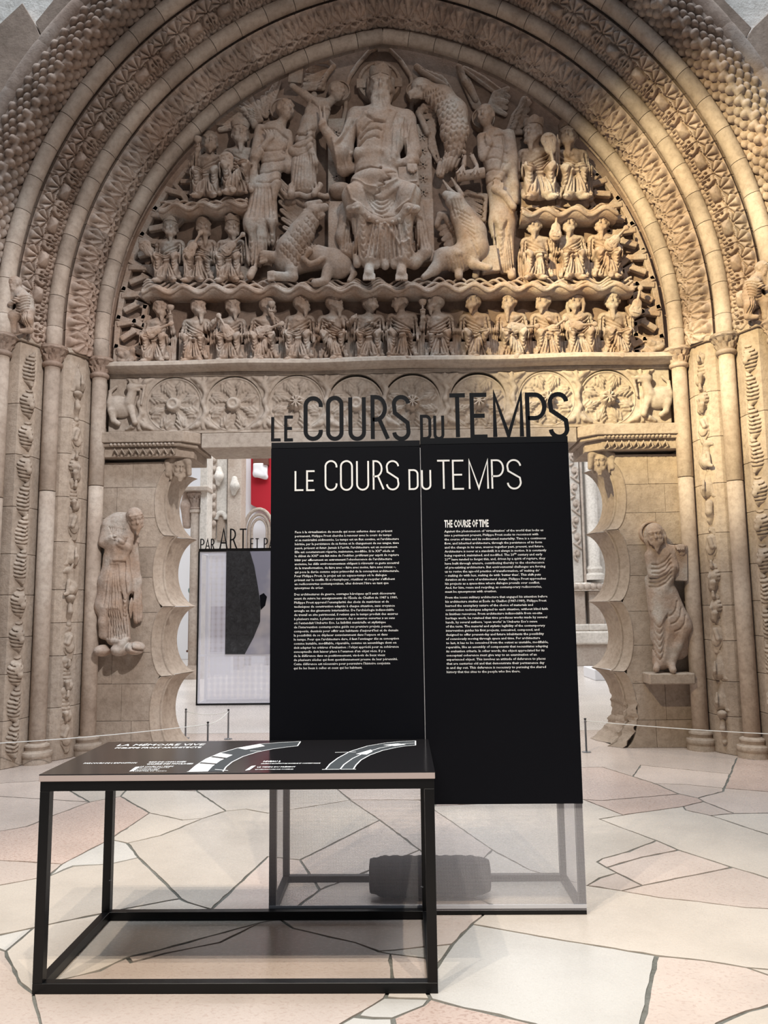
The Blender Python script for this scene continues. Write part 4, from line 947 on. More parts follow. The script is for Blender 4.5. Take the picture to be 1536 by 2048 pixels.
# ------------------------------------------------------------------ large figures of the tympanum and of the doorway
MPX = .0058
class Fig:
    """a carved figure traced in the photograph's pixels, at its real depth"""
    def __init__(s, name, label, base, box, h, crop, cat='relief figure', Yb=YT, depth=.5):
        s.crop = crop; a = P(box[0], box[3], 0.); b = P(box[2], box[1], 0.)
        w0 = P(base[0], base[1], Yb-.1); s.o = np.array([w0[0], Yb, w0[2]]); s.T = thing(name, s.o, label, cat)
        lo = np.array([a[0]-.05, Yb-depth, a[2]-.12])-s.o; hi = np.array([b[0]+.05, Yb+.02, b[2]+.12])-s.o
        s.lo, s.hi, s.h = lo, hi, h; s.w = Sculpt(lo, hi, h); s.parts = []
    def px(s, x, y): c = s.crop; return (c[0]+x/c[2], c[1]+y/c[2])
    def p(s, x, y, d): u = s.px(x, y); return P(u[0], u[1], s.o[1]-d)-s.o       # crop coordinates + height of relief
    def q(s, x, y, d=.25): v = s.p(x, y, d); return v[[0, 2]]
    def r(s, v): return v/s.crop[2]*MPX
    def cap(s, a, b, ra, rb=None, k=.03, fy=1., ring=None, op='u'): s.w.cap(s.p(*a), s.p(*b), s.r(ra), s.r(ra if rb is None else rb), k, fy, op, ring); return s
    def chain(s, pts, rs, k=.03, fy=1., ring=None): s.w.chain([s.p(*a) for a in pts], [s.r(v) for v in rs], k, fy, ring); return s
    def ell(s, c, r3, rot=0., k=.03, op='u'): s.w.ell(s.p(*c), [s.r(r3[0]), r3[1], s.r(r3[2])], Ry(rot) if rot else None, k, op); return s
    def gr(s, pts, w=.012, d=.02, dd=.25): s.w.groove([s.q(x, y, dd) for x, y in pts], w, d); return s
    def rings(s, a, b, n, half, bow=20, w=.011, d=.016, dd=.25):
        a = np.array(a, float); b = np.array(b, float); t = (b-a)/np.linalg.norm(b-a); nn = np.array([-t[1], t[0]])
        for i in range(n):
            c = a+(b-a)*(i+.5)/n; s.gr([c-nn*half-t*bow*1.6, c-nn*half*.4+t*bow*.3, c+nn*half*.3+t*bow*1.3, c+nn*half+t*bow*1.2], w, d, dd)
        return s
    def head(s, c, sz, yaw, pitch=0., roll=0., beard=0., hair='cap'): return do_head(s.w, s.p(*c), s.r(sz), yaw, pitch, roll, beard, hair)
    def done(s, name='body', mat='stone_figure'): return link(name, s.w.mesh(name), mat, s.T)
    def sub(s, h=None, m=None): s.w = Sculpt(s.lo if m is None else m[0], s.hi if m is None else m[1], h or s.h); return s
    def wing(s, name, feathers, bone=None, d=.05, wr=20, h=None):
        """feathers: list of (x0,y0,x1,y1) in crop px"""
        pts = np.array([s.q(x, y, d) for f in feathers for x, y in ((f[0], f[1]), (f[2], f[3]))]+([s.q(x, y, d) for x, y in bone] if bone else []))
        m = .12; w = Sculpt((pts[:, 0].min()-m, -.26, pts[:, 1].min()-m), (pts[:, 0].max()+m, .02, pts[:, 1].max()+m), h or .0125)
        for i, f in enumerate(feathers): w.cap(s.p(f[0], f[1], d), s.p(f[2], f[3], d-.012*(i % 2)), s.r(wr*1.5), s.r(wr*1.15), .005, .55)
        if bone: w.chain([s.p(x, y, d+.03) for x, y in bone], [s.r(wr*1.3)]*len(bone), .02)
        for f in feathers: w.groove([s.q(f[0], f[1], d), s.q(f[2], f[3], d)], .006, .014)
        return link(name, w.mesh(name), 'stone_figure', s.T)
    def halo(s, c, rad, d=.05, t=.035):
        w = s.p(*c[:2], d); R = s.r(rad); mb = MB(); mb.lathe([(0.001, t*.5), (R*.82, t*.35), (R*.86, t), (R*.97, t), (R, t*.5), (R, -.12)], n=40)
        me = mb.me('halo'); smooth_by_angle(me, 40); return link('halo', me, 'stone_figure', s.T, mtx=M4(Rx(math.pi/2), w))

# --- the enthroned king
K = Fig('enthroned_king', 'tall crowned and bearded king enthroned in the centre of the tympanum', (762, 550), (640, 95, 880, 570), .0135, (640, 110, 4.55), depth=.62)
K.cap((545, 640, .20), (470, 1040, .22), 205, 165, .06, .75); K.cap((330, 560, .17), (780, 590, .17), 90, 95, .08); K.cap((555, 560, .17), (555, 400, .20), 75, 70, .03)
Rk = K.head((553, 312, .22), 280, 0., -.05, 0., .95, 'cap')
for sg, x in ((-1, 455), (1, 650)): K.chain([(x, 230, .16), (x-sg*5, 340, .15), (x+sg*-25, 430, .16)], [34, 36, 26], .03)
K.chain([(500, 400, .29), (515, 470, .30), (540, 530, .29)], [44, 46, 34], .02); K.chain([(606, 400, .29), (592, 470, .30), (568, 530, .29)], [44, 46, 34], .02)
K.ell((520, 1150, .25), (250, .20, 110), 0, .06)
K.cap((430, 1180, .20), (315, 1290, .38), 112, 104, .06); K.cap((640, 1180, .20), (805, 1285, .38), 112, 100, .06); K.ell((560, 1270, .26), (190, .15, 130), 0, .08)
K.chain([(700, 570, .24), (700, 760, .29), (650, 950, .30), (640, 1090, .28)], [80, 85, 70, 50], .05, .8); K.chain([(430, 580, .26), (350, 640, .28), (330, 700, .25)], [45, 45, 25], .03)
K.cap((310, 1290, .38), (430, 1840, .32), 105, 80, .07); K.cap((810, 1280, .38), (760, 1850, .32), 105, 80, .07); K.ell((560, 1600, .24), (260, .19, 360), 0, .10)
K.chain([(260, 1400, .2), (220, 1650, .2), (250, 1800, .2), (420, 1890, .2)], [80, 75, 60, 45], .06); K.chain([(880, 1400, .2), (900, 1600, .2), (960, 1790, .24), (860, 1900, .22)], [70, 75, 55, 50], .06)
K.cap((300, 1760, .25), (860, 1880, .26), 60, 60, .06)
for i in range(7): K.cap((330+i*85, 1850+(i % 2)*14-abs(3-i)*8, .30), (338+i*85, 1920-(abs(3-i))*6, .30), 34, 38, .02)
# feet
for x in (450, 745): K.cap((x, 1890, .30), (x-5, 1990, .38), 42, 48, .03); [K.cap((x-45+i*22, 2000, .40), (x-52+i*24, 2045, .42), 14, 12, .008) for i in range(5)]
# raised right hand with sleeve, left hand on book
K.cap((320, 600, .20), (200, 890, .24), 85, 80, .05); K.cap((190, 900, .26), (60, 700, .30), 78, 48, .04); K.ell((25, 640, .33), (45, .05, 60), 0, .03)
K.cap((15, 600, .34), (-5, 470, .35), 15, 13, .01); K.cap((45, 600, .34), (35, 470, .35), 15, 13, .01); K.cap((0, 640, .37), (40, 610, .38), 15, 13, .01)
K.cap((180, 920, .20), (220, 1050, .20), 75, 60, .04); K.cap((270, 850, .22), (280, 1040, .20), 50, 40, .03)
K.cap((340, 900, .30), (560, 880, .33), 60, 45, .03); K.cap((790, 620, .19), (850, 880, .22), 90, 80, .05); K.cap((850, 890, .24), (820, 1000, .34), 70, 45, .04)
for i in range(4): K.cap((800+i*24, 1000, .42), (806+i*24, 1070-abs(1.5-i)*14, .43), 15, 12, .006)
K.cap((700, 1000, .30), (860, 960, .30), 40, 50, .03)
# drapery
for y, x0, x1 in ((660, 390, 560), (730, 370, 560), (800, 360, 540)): K.gr([(x0, y+60), (x0+60, y+10), (x1-40, y-5), (x1, y+12)], .012, .028)
K.gr([(430, 600), (500, 660), (590, 670)], .014, .03); K.gr([(640, 560), (590, 760), (560, 1040)], .016, .03); K.gr([(700, 560), (655, 700), (640, 1000)], .010, .02)
for i in range(6): K.gr([(700+i*22, 590+i*8), (690+i*26, 760), (690+i*22, 930)], .008, .012)
K.gr([(300, 640), (230, 760), (170, 860)], .012, .022); K.gr([(330, 650), (320, 820), (300, 960)], .012, .022); K.gr([(340, 1090), (470, 1075), (560, 1100)], .012, .028)
for i in range(4): K.gr([(690-i*50, 1120+i*62), (600-i*38, 1150+i*60), (640-i*45, 1190+i*60), (545-i*20, 1215+i*50)], .009, .02)
K.w.ufold(K.q(560, 1330), .20, .30, 4, .012, .02)
for cx in (400, 800): K.w.ufold(K.q(cx, 1560), .10, .55, 6, .009, .016)
K.w.fan(K.q(480, 1540), K.q(700, 1540), K.q(400, 1880), K.q(760, 1880), 9, .010, .022); K.w.fan(K.q(250, 1500), K.q(330, 1520), K.q(200, 1760), K.q(360, 1860), 6, .010, .02); K.w.fan(K.q(860, 1480), K.q(930, 1500), K.q(820, 1780), K.q(990, 1780), 5, .010, .02)
for i in range(7): K.gr([(495+i*18, 420), (505+i*15, 480), (525+i*10, 545)], .006, .012)
for pl in ([(640, 550), (600, 740), (570, 960), (560, 1080)], [(760, 600), (720, 760), (700, 960)], [(820, 640), (790, 800), (800, 930)], [(260, 600), (210, 740), (150, 850)], [(410, 560), (330, 650), (345, 720)], [(120, 800), (150, 960), (160, 1040)], [(240, 880), (230, 980), (250, 1050)]): K.gr(pl, .016, -.022)
for pl in ([(300, 1180), (420, 1260), (560, 1270), (700, 1200)], [(260, 1300), (300, 1420), (420, 1480)], [(860, 1290), (820, 1420), (700, 1480)], [(360, 1560), (340, 1700), (300, 1820)], [(760, 1560), (790, 1700), (840, 1830)], [(610, 1600), (720, 1780), (880, 1740)], [(560, 1600), (540, 1750), (520, 1870)]): K.gr(pl, .015, -.024)
K.done()
# jewelled border band of the mantle
K.sub(.0125, (np.r_[K.q(200, 1600)[0], -.58, K.q(200, 1640)[1]], np.r_[K.q(960, 1300)[0], -.02, K.q(200, 1280)[1]]))
K.chain([(270, 1400, .44), (340, 1380, .50), (430, 1470, .44), (580, 1530, .38), (720, 1500, .42), (800, 1390, .50), (880, 1400, .46)], [38, 42, 40, 40, 40, 42, 38], .03, .7)
for i, (x, y) in enumerate([(300, 1395), (345, 1385), (400, 1440), (450, 1485), (520, 1518), (590, 1535), (660, 1520), (720, 1498), (770, 1440), (810, 1395), (860, 1400)]): K.ell((x, y, .49 if y > 1420 else .55), (20, .02, 20), 0, .008)
K.done('mantle_border')
# book under the left hand, crown, throne
c = K.p(805, 1115, .36); K.w = None
MB().box(c, (.118, .035, .125), Ry(-.05)).obj('book', 'stone_figure', K.T, bevel=.008); MB().box(c+np.array([.0, -.04, -.07]), (.10, .008, .01), Ry(-.05)).obj('book_clasp', 'stone_figure', K.T)
ck = lathe_crown(.128, .10, 5, 1.12); link('crown', ck, 'stone_figure', K.T, mtx=M4(Rk, K.p(553, 312, .22)+Rk@np.array([0, .01, .37*K.r(280)])))
a = K.p(85, 1950, .0); b = K.p(1025, 1372, .0)
MB().bb(a[0], b[0], -.17, 0, a[2], b[2]).obj('throne', 'stone_figure', K.T, bevel=.01)
for x0, x1, y0, y1 in ((75, 230, 590, 1380), (862, 1010, 640, 1380)):
    a = K.p(x0, y1, .05); b = K.p(x1, y0, .05); o = MB().bb(a[0], b[0], -.09, 0, a[2], b[2]).obj('throne_post', 'stone_figure', K.T, bevel=.008)
    for i in range(5):
        zz = a[2]+(b[2]-a[2])*(.15+.17*i); xx = (a[0]+b[0])/2; st = MB()
        for t in range(3): st.box((xx, -.095, zz), (.055, .006, .008), Ry(t*math.pi/3))
        st.obj('star', 'stone_figure', K.T)
K.halo((540, 255), 215, .06, .04)
w = K.p(540, 255, .10)
for ang in (0, math.pi/2, math.pi): MB().box(w+np.array([math.cos(ang)*.21, -.0, math.sin(ang)*.21]), (.075, .012, .06), Ry(-ang)).obj('nimbus_cross_arm', 'stone_figure', K.T, bevel=.004)
mb = MB(); pts = [K.p(x, y, .03) for x, y in ((190, 700), (235, 480), (230, 330), (270, 200), (350, 80), (450, -30), (535, -70), (640, -40), (740, 60), (830, 200), (850, 350), (830, 480), (840, 620))]
mb.tube(pts, .03, 8).obj('mandorla_rim', 'stone_figure', K.T, True)
# cushion beside the throne
cw = Sculpt((-.2, -.2, -.2), (.2, .15, .2), .012); cw.ell((0, 0, 0), (.15, .12, .10), None, .02); link('cushion', cw.mesh('cushion'), 'stone_figure', K.T, K.p(190, 1240, .14))

# --- small flying angel with a book, upper left of the king
CL = (480, 120, 4.654)
A = Fig('winged_man', 'flying angel lifting a book, left of the king', (612, 395), (560, 110, 705, 410), .011, CL)
A.head((900, 300, .20), 195, 1.0, .0, .1, 0); A.cap((800, 420, .15), (860, 370, .18), 45, 42, .02)
A.chain([(740, 440, .15), (660, 600, .17), (610, 690, .17)], [95, 100, 85], .05, .8); A.chain([(610, 760, .16), (600, 1000, .18), (600, 1150, .17)], [105, 125, 135], .06, .7)
A.cap((700, 400, .2), (600, 320, .22), 50, 38, .03); A.cap((600, 320, .22), (510, 260, .22), 38, 28, .02); A.ell((490, 240, .23), (35, .03, 25), 0, .015)
A.cap((800, 470, .2), (780, 560, .24), 50, 38, .03); A.chain([(690, 330, .10), (640, 480, .2), (650, 800, .26), (690, 960, .25)], [35, 38, 36, 46], .02)
A.cap((500, 860, .2), (610, 800, .22), 60, 60, .04); A.cap((480, 1180, .2), (478, 1250, .26), 34, 38, .02); A.cap((740, 1170, .2), (690, 1250, .25), 36, 32, .02)
A.rings((620, 620), (560, 900), 4, 90, 30, .009, .014); A.w.fan(A.q(520, 900), A.q(700, 900), A.q(470, 1190), A.q(740, 1180), 8, .009, .017); A.gr([(545, 690), (620, 700)], .012, .03); A.gr([(660, 380), (760, 470), (850, 450)], .01, .018)
for i in range(6): A.cap((490+i*45, 1160, .22), (495+i*45, 1200, .22), 22, 24, .01)
A.done(); A.halo((925, 300), 115, .06)
c = A.p(520, 145, .18); MB().box(c, (.085, .03, .11), Ry(.12)).obj('book', 'stone_figure', A.T, bevel=.006)
A.wing('wing', [(760, 250, 640, 40+i*0) for i in range(0)]+[(800-i*6, 90+i*35, 640-i*10, 60+i*42) for i in range(6)], [(740, 260), (800, 150), (870, 60), (820, 10), (700, 10)], .04, 20)
a = A.p(420, 1300, .1); b = A.p(830, 1240, .1)
cl = A.p(620, 1270, .1); mb = MB(); pts = [A.p(420+i*34, 1262+12*math.sin(i*1.3), .22) for i in range(13)]; mb.tube(pts, [.035]*13, 8); mb.tube([p+np.array([0, .08, -.03]) for p in pts], [.045]*13, 8); mb.obj('cloud_foot', 'stone_figure', A.T, True)

# --- tall angel on the left
B = Fig('tall_angel', 'tall angel standing between the left elders and the king', (525, 550), (480, 180, 605, 565), .012, CL)
B.head((420, 470, .20), 215, .75, .05, .05, 0); B.cap((370, 620, .15), (400, 560, .18), 50, 45, .02)
B.chain([(310, 690, .14), (320, 900, .16), (270, 1120, .17)], [130, 115, 105], .06, .7); B.chain([(230, 1200, .17), (160, 1500, .18), (150, 1850, .14)], [125, 125, 100], .07, .7)
B.cap((270, 1350, .18), (300, 1700, .16), 80, 60, .05); B.ell((95, 1530, .22), (60, .08, 110), 0, .05); B.ell((290, 1500, .22), (55, .08, 90), 0, .05)
B.cap((190, 650, .18), (140, 900, .22), 55, 50, .03); B.cap((150, 900, .24), (270, 740, .27), 42, 28, .02); B.ell((280, 710, .28), (45, .03, 40), 0, .02); [B.cap((250+i*22, 690, .29), (225+i*30, 650, .3), 12, 10, .006) for i in range(4)]
B.cap((440, 700, .16), (450, 1000, .16), 55, 60, .04); B.chain([(140, 880, .2), (120, 1050, .2), (110, 1200, .2)], [45, 40, 35], .03)
B.chain([(300, 900, .2), (330, 1150, .22), (300, 1280, .22)], [50, 55, 45], .03)
B.cap((150, 1900, .16), (95, 2010, .26), 34, 38, .02); B.cap((310, 1850, .14), (290, 1900, .16), 40, 30, .02)
B.rings((330, 780), (250, 1180), 4, 100, 25, .010, .016); B.w.ufold(B.q(100, 1620), .07, .45, 5, .009, .016); B.w.ufold(B.q(295, 1560), .06, .4, 5, .009, .016); B.w.fan(B.q(120, 1200), B.q(300, 1200), B.q(60, 1480), B.q(340, 1480), 6, .010, .018); B.w.fan(B.q(80, 1650), B.q(320, 1650), B.q(60, 1920), B.q(360, 1900), 8, .010, .018)
B.gr([(200, 640), (330, 640), (440, 720), (400, 860)], .012, .022)
B.done(); B.halo((390, 470), 120, .05)
B.wing('wing', [(190-i*8, 560-i*18, -40-i*10+i*i*4, 600-i*60) for i in range(7)]+[(160, 560, 60+i*40, 330-i*35) for i in range(0)], [(130, 620), (100, 480), (20, 420)], .04, 22)
B.wing('wing', [(240-i*4, 520-i*10, 120+i*45, 430-i*40) for i in range(5)]+[(270, 480, 330+i*20, 180+i*10) for i in range(3)], None, .035, 22)

B.wing('wing', [(120-i*14, 540+i*16, -270+i*22, 400+i*62) for i in range(5)], [(140, 600), (40, 470), (-120, 380)], .03, 26)
# --- winged lion
Lf = Fig('winged_lion', 'crouching winged lion with scaly mane at the feet of the king, left', (635, 560), (520, 395, 715, 575), .010, CL)
Lf.chain([(450, 1880, .2), (480, 1760, .22), (570, 1620, .25), (640, 1500, .26)], [130, 140, 120, 105], .06, .8); Lf.ell((690, 1420, .27), (80, .09, 75), 0, .03)
Lf.cap((720, 1400, .29), (790, 1370, .31), 45, 38, .02); Lf.cap((690, 1500, .28), (770, 1440, .30), 38, 26, .015); Lf.cap((715, 1465, .33), (800, 1405, .34), 14, 10, .008, op='sub')
Lf.ell((745, 1360, .31), (22, .03, 16), 0, .01); Lf.cap((620, 1440, .27), (600, 1400, .28), 28, 16, .01); Lf.cap((640, 1360, .26), (740, 1330, .28), 45, 32, .02)
Lf.chain([(480, 1900, .18), (700, 1840, .18), (880, 1860, .18)], [120, 115, 110], .06, .8); Lf.ell((920, 1920, .22), (130, .12, 125), 0, .05); Lf.cap((820, 1960, .24), (790, 2060, .28), 60, 45, .03); Lf.cap((790, 2065, .28), (700, 2075, .32), 42, 40, .02)
Lf.chain([(470, 1850, .24), (480, 1960, .27), (500, 2020, .28)], [80, 55, 45], .03); Lf.cap((490, 2020, .28), (300, 2010, .32), 42, 45, .02); [Lf.cap((310, 1975+i*22, .34), (265, 1980+i*22, .35), 18, 15, .006) for i in range(4)]
Lf.cap((350, 1840, .2), (230, 1830, .22), 55, 60, .03); [Lf.cap((240, 1795+i*26, .26), (195, 1800+i*28, .27), 20, 17, .006) for i in range(4)]
Lf.chain([(800, 1830, .26), (720, 1880, .32), (650, 1900, .33), (590, 1850, .33), (640, 1780, .33)], [28, 26, 26, 24, 40], .015); Lf.chain([(1020, 1900, .2), (1060, 1990, .24), (1020, 2060, .26)], [32, 30, 26], .015)
for r_ in range(9):
    for c_ in range(5):
        x = 400+r_*32+c_*30-(r_ % 2)*14+(r_*6); y = 1800-r_*42+c_*36-(c_*6); Lf.gr([(x-17, y-8), (x-8, y+14), (x+9, y+14), (x+17, y-8)], .007, .014)
Lf.done()
Lf.wing('wing', [(600-i*14, 1360+i*42, 330-i*8+i*22, 1080+i*80) for i in range(8)], [(600, 1350), (420, 1260), (330, 1130), (300, 950), (310, 870)], .13, 20, .011)

# --- eagle
CR = (800, 130, 4.762)
Eg = Fig('eagle', 'large eagle with scaly plumage, right of the king', (890, 360), (805, 130, 975, 375), .010, CR)
Eg.ell((200, 210, .24), (100, .11, 85), .3, .03); Eg.chain([(140, 260, .26), (105, 275, .27), (100, 310, .26)], [42, 30, 16], .015); Eg.cap((190, 290, .26), (130, 310, .25), 26, 12, .012); Eg.cap((215, 280, .33), (130, 290, .33), 9, 7, .006, op='sub')
Eg.ell((222, 214, .335), (22, .025, 20), 0, .008); Eg.cap((170, 190, .34), (260, 190, .33), 12, 12, .01)
Eg.chain([(260, 250, .22), (400, 320, .22), (500, 460, .23), (520, 640, .23), (520, 790, .20)], [95, 120, 145, 140, 100], .06, .8); Eg.cap((540, 780, .18), (470, 930, .17), 90, 95, .04, .7)
Eg.cap((420, 960, .16), (390, 1030, .16), 70, 55, .03, .7)
Eg.chain([(610, 840, .22), (610, 960, .24)], [28, 22], .02); Eg.chain([(680, 860, .2), (730, 960, .24)], [26, 22], .02)
for x0 in (600, 735): [Eg.cap((x0, 965, .26), (x0-60+i*40, 1030+(i % 2)*14, .29), 15, 11, .006) for i in range(3)]
for r_ in range(13):
    t = r_/12; cx = 290+260*t**.8-60*max(0, t-.75); cy = 285+560*t; hw = 70+95*math.sin(min(1, t*1.4)*math.pi/2); n = 6
    for c_ in range(n):
        x = cx-hw+2*hw*(c_+.5*(r_ % 2))/n+hw/n; y = cy+(x-cx)*-.18; w_ = hw/n
        Eg.gr([(x-w_, y-10), (x-w_*.5, y+16), (x+w_*.5, y+16), (x+w_, y-10)], .007, .016)
for i in range(6): Eg.gr([(420+i*40, 800+i*6), (370+i*30, 1020)], .008, .018)
Eg.done(); Eg.halo((145, 255), 95, .09)
Eg.wing('wing', [(330-i*4, 440+i*45, 190+i*26, 420+i*80) for i in range(5)]+[(300, 700+i*40, 350+i*8, 880+i*20) for i in range(3)], [(380, 400), (230, 400), (180, 460), (260, 640)], .10, 26)
Eg.wing('wing', [(200+i*45, 60+i*16, 420+i*14, 150+i*22) for i in range(5)], [(160, 20), (300, 130), (440, 200)], .03, 26)
sc = Eg.p(670, 1050, .22); mb = MB(); mb.tube([sc+np.array([-.17, 0, -.02]), sc+np.array([.17, 0, .03])], .062, 14); me = mb.me('scroll'); smooth_by_angle(me, 50); link('scroll', me, 'stone_figure', Eg.T)

# --- winged ox
Ox = Fig('winged_ox', 'winged ox turning its head up to the king, right', (930, 555), (840, 345, 1015, 570), .0105, CR)
Ox.ell((500, 1290, .27), (75, .09, 62), -.5, .03); Ox.cap((470, 1250, .28), (440, 1240, .3), 48, 42, .02); Ox.ell((440, 1240, .32), (30, .03, 24), 0, .01); Ox.cap((540, 1310, .27), (590, 1440, .24), 85, 90, .05)
Ox.ell((490, 1290, .345), (18, .02, 16), 0, .008); Ox.cap((590, 1330, .27), (640, 1370, .28), 28, 16, .01)
for dx in (0, 80): Ox.chain([(560+dx*.4, 1260-dx*.2, .24), (470+dx, 1190-dx*.2, .22), (410+dx, 1100-dx*.3, .2)], [26, 22, 10], .012)
Ox.chain([(600, 1450, .22), (680, 1600, .22), (700, 1750, .22)], [120, 140, 145], .06, .8); Ox.chain([(700, 1750, .2), (560, 1850, .19), (420, 1850, .18)], [140, 125, 110], .06, .8); Ox.chain([(420, 1830, .2), (330, 1950, .22), (230, 2020, .26)], [90, 55, 32], .04)
Ox.chain([(700, 1800, .24), (700, 1900, .28), (830, 1930, .32)], [80, 45, 34], .03); Ox.ell((845, 1930, .33), (40, .035, 30), 0, .012); Ox.cap((560, 1920, .2), (560, 2010, .24), 45, 40, .03); Ox.cap((730, 1960, .16), (720, 2010, .18), 36, 34, .02)
Ox.chain([(330, 1800, .14), (450, 1760, .24), (560, 1800, .3)], [30, 26, 40], .02)
for i in range(9): Ox.gr([(640+i*22-120, 1400+i*45), (700+i*16-110, 1440+i*45), (745+i*8-70, 1480+i*45)], .007, .012)
for i in range(4): Ox.gr([(480+i*30, 1330), (520+i*30, 1470)], .008, .014)
for i in range(6): Ox.gr([(440+i*30, 1850), (460+i*34, 1940)], .008, .012)
Ox.done()
Ox.wing('wing', [(560-i*2, 1480+i*36, 370-i*8+i*30, 1560+i*52) for i in range(5)], [(580, 1640), (500, 1560), (430, 1440), (380, 1430), (350, 1530)], .10, 24)
Ox.wing('wing', [(640-i*6, 1210+i*38, 800-i*2, 1260+i*52) for i in range(6)], [(560, 1230), (680, 1230), (820, 1250), (800, 1480)], .10, 18)
MB().box(Ox.p(850, 1860, .2), (.105, .05, .16), Ry(-.12)).obj('book', 'stone_figure', Ox.T, bevel=.008)

# --- tall angel on the right
D = Fig('tall_angel', 'tall angel with a scroll standing between the eagle and the right elders', (1010, 550), (940, 190, 1050, 565), .012, CR)
D.head((815, 490, .20), 225, -.45, .0, -.05, 0); D.cap((840, 640, .15), (830, 580, .17), 48, 44, .02)
D.chain([(900, 720, .15), (920, 900, .16), (930, 1150, .16)], [130, 130, 115], .06, .7); D.chain([(960, 1250, .16), (970, 1500, .17), (990, 1900, .13)], [120, 120, 100], .07, .7); D.ell((950, 1450, .2), (70, .08, 120), 0, .05)
D.cap((1030, 680, .18), (1070, 900, .2), 70, 60, .04); D.cap((1060, 920, .22), (960, 1060, .26), 55, 35, .03); D.ell((930, 1100, .28), (50, .035, 50), 0, .02); [D.cap((905+i*25, 1120, .3), (900+i*26, 1170, .31), 13, 11, .006) for i in range(4)]
D.cap((780, 700, .18), (790, 860, .22), 55, 50, .03); D.cap((790, 880, .24), (860, 740, .27), 40, 28, .02); D.ell((840, 715, .28), (34, .03, 40), 0, .02); D.cap((825, 690, .29), (815, 650, .3), 14, 11, .006); D.cap((845, 690, .29), (850, 640, .3), 14, 11, .006)
D.chain([(1060, 950, .2), (1080, 1150, .2), (1090, 1300, .2)], [60, 50, 40], .04); D.cap((1060, 1960, .14), (1065, 2010, .22), 42, 40, .02); D.cap((1080, 1360, .2), (1060, 1410, .22), 30, 28, .02)
D.chain([(900, 1180, .28), (1000, 1240, .28), (1080, 1350, .28)], [36, 36, 34], .02)
D.rings((920, 760), (920, 1180), 4, 100, -20, .010, .015); D.w.ufold(D.q(960, 1540), .08, .42, 6, .009, .016); D.w.fan(D.q(880, 1620), D.q(1060, 1620), D.q(920, 1930), D.q(1100, 1930), 8, .010, .018); D.gr([(900, 680), (980, 660), (1000, 800), (960, 1000)], .012, .022)
D.done(); D.halo((790, 520), 120, .05)
D.wing('wing', [(720+i*6, 400-i*8, 560+i*30, 60+i*30) for i in range(4)]+[(860+i*12, 400-i*30, 1000+i*6, 470-i*60) for i in range(5)], None, .035, 26)
D.wing('wing', [(1040+i*10, 640-i*30, 1180+i*12, 640-i*70) for i in range(6)], [(1060, 640), (1120, 480), (1180, 330)], .035, 26)

D.wing('wing', [(620+i*40, 40+i*22, 900+i*32, 250+i*14) for i in range(5)], [(560, 20), (620, 160), (720, 330)], .03, 26)
# --- prophet on the left doorway pier
CP = (170, 1000, 6.144)
S1 = Fig('prophet_statue', 'bearded saint with crossed hands carved on the left doorway pier', (238, 1308), (182, 1005, 300, 1322), .009, CP, Yb=YF, depth=.42)
S1.head((620, 230, .20), 240, .55, -.35, -.25, .5); S1.cap((520, 250, .15), (570, 250, .17), 65, 60, .02)
S1.chain([(420, 300, .13), (390, 480, .15), (360, 700, .14)], [150, 140, 115], .06, .7); S1.cap((300, 290, .14), (520, 240, .14), 80, 75, .05)
S1.cap((290, 330, .16), (230, 520, .18), 75, 65, .04); S1.cap((230, 520, .2), (340, 460, .25), 50, 34, .02); S1.ell((360, 445, .26), (38, .03, 30), 0, .015); [S1.cap((370, 430+i*16, .27), (400+i*4, 405+i*22, .28), 10, 8, .005) for i in range(4)]
S1.cap((540, 330, .16), (530, 560, .18), 70, 62, .04); S1.cap((520, 580, .2), (420, 540, .25), 50, 34, .02); S1.ell((450, 510, .27), (46, .03, 30), .5, .015); [S1.cap((440+i*18, 500, .28), (460+i*22, 450, .29), 10, 8, .005) for i in range(4)]
S1.chain([(430, 700, .14), (450, 950, .16), (480, 1250, .16), (500, 1700, .14)], [105, 90, 72, 58], .05, .8); S1.chain([(330, 720, .13), (280, 1000, .15), (230, 1300, .16), (330, 1720, .14)], [95, 105, 100, 60], .06, .8)
S1.chain([(400, 760, .15), (390, 1000, .17), (400, 1300, .16), (420, 1640, .13)], [120, 150, 150, 110], .07, .7); S1.chain([(390, 560, .2), (380, 760, .2), (350, 860, .2)], [60, 46, 22], .03); S1.chain([(520, 560, .16), (460, 740, .2)], [60, 40], .03)
S1.chain([(600, 480, .05), (620, 1000, .06), (650, 1450, .05)], [70, 90, 75], .05, .6); S1.chain([(250, 1330, .2), (230, 1500, .2), (230, 1650, .16)], [60, 55, 60], .04)
S1.cap((500, 1720, .18), (440, 1780, .26), 40, 34, .02); S1.cap((340, 1740, .2), (430, 1745, .26), 34, 30, .02)
for x, y, a_, b_ in ((220, 1850, 95, 70), (430, 1840, 100, 75), (620, 1820, 105, 80)): S1.ell((x, y, .16), (a_, .16, b_), 0, .03)
S1.gr([(230, 1790), (300, 1850), (250, 1920)], .01, .03); S1.gr([(560, 1760), (600, 1830), (690, 1860)], .01, .03)
for i in range(8): S1.gr([(290+i*28, 330+i*4), (320+i*18, 400), (350+i*10, 470)], .006, .012)
S1.w.fan(S1.q(560, 500), S1.q(660, 600), S1.q(570, 1650), S1.q(720, 1450), 6, .009, .016); S1.w.ufold(S1.q(480, 1180), .05, .28, 5, .008, .014); S1.w.fan(S1.q(330, 760), S1.q(480, 760), S1.q(230, 1700), S1.q(540, 1680), 9, .009, .02); S1.w.fan(S1.q(300, 800), S1.q(400, 800), S1.q(200, 1300), S1.q(480, 1300), 6, .008, .014); S1.w.fan(S1.q(250, 1350), S1.q(420, 1350), S1.q(320, 1680), S1.q(480, 1650), 6, .008, .014)
S1.done()
pts = [S1.p(500, 80, .02)]
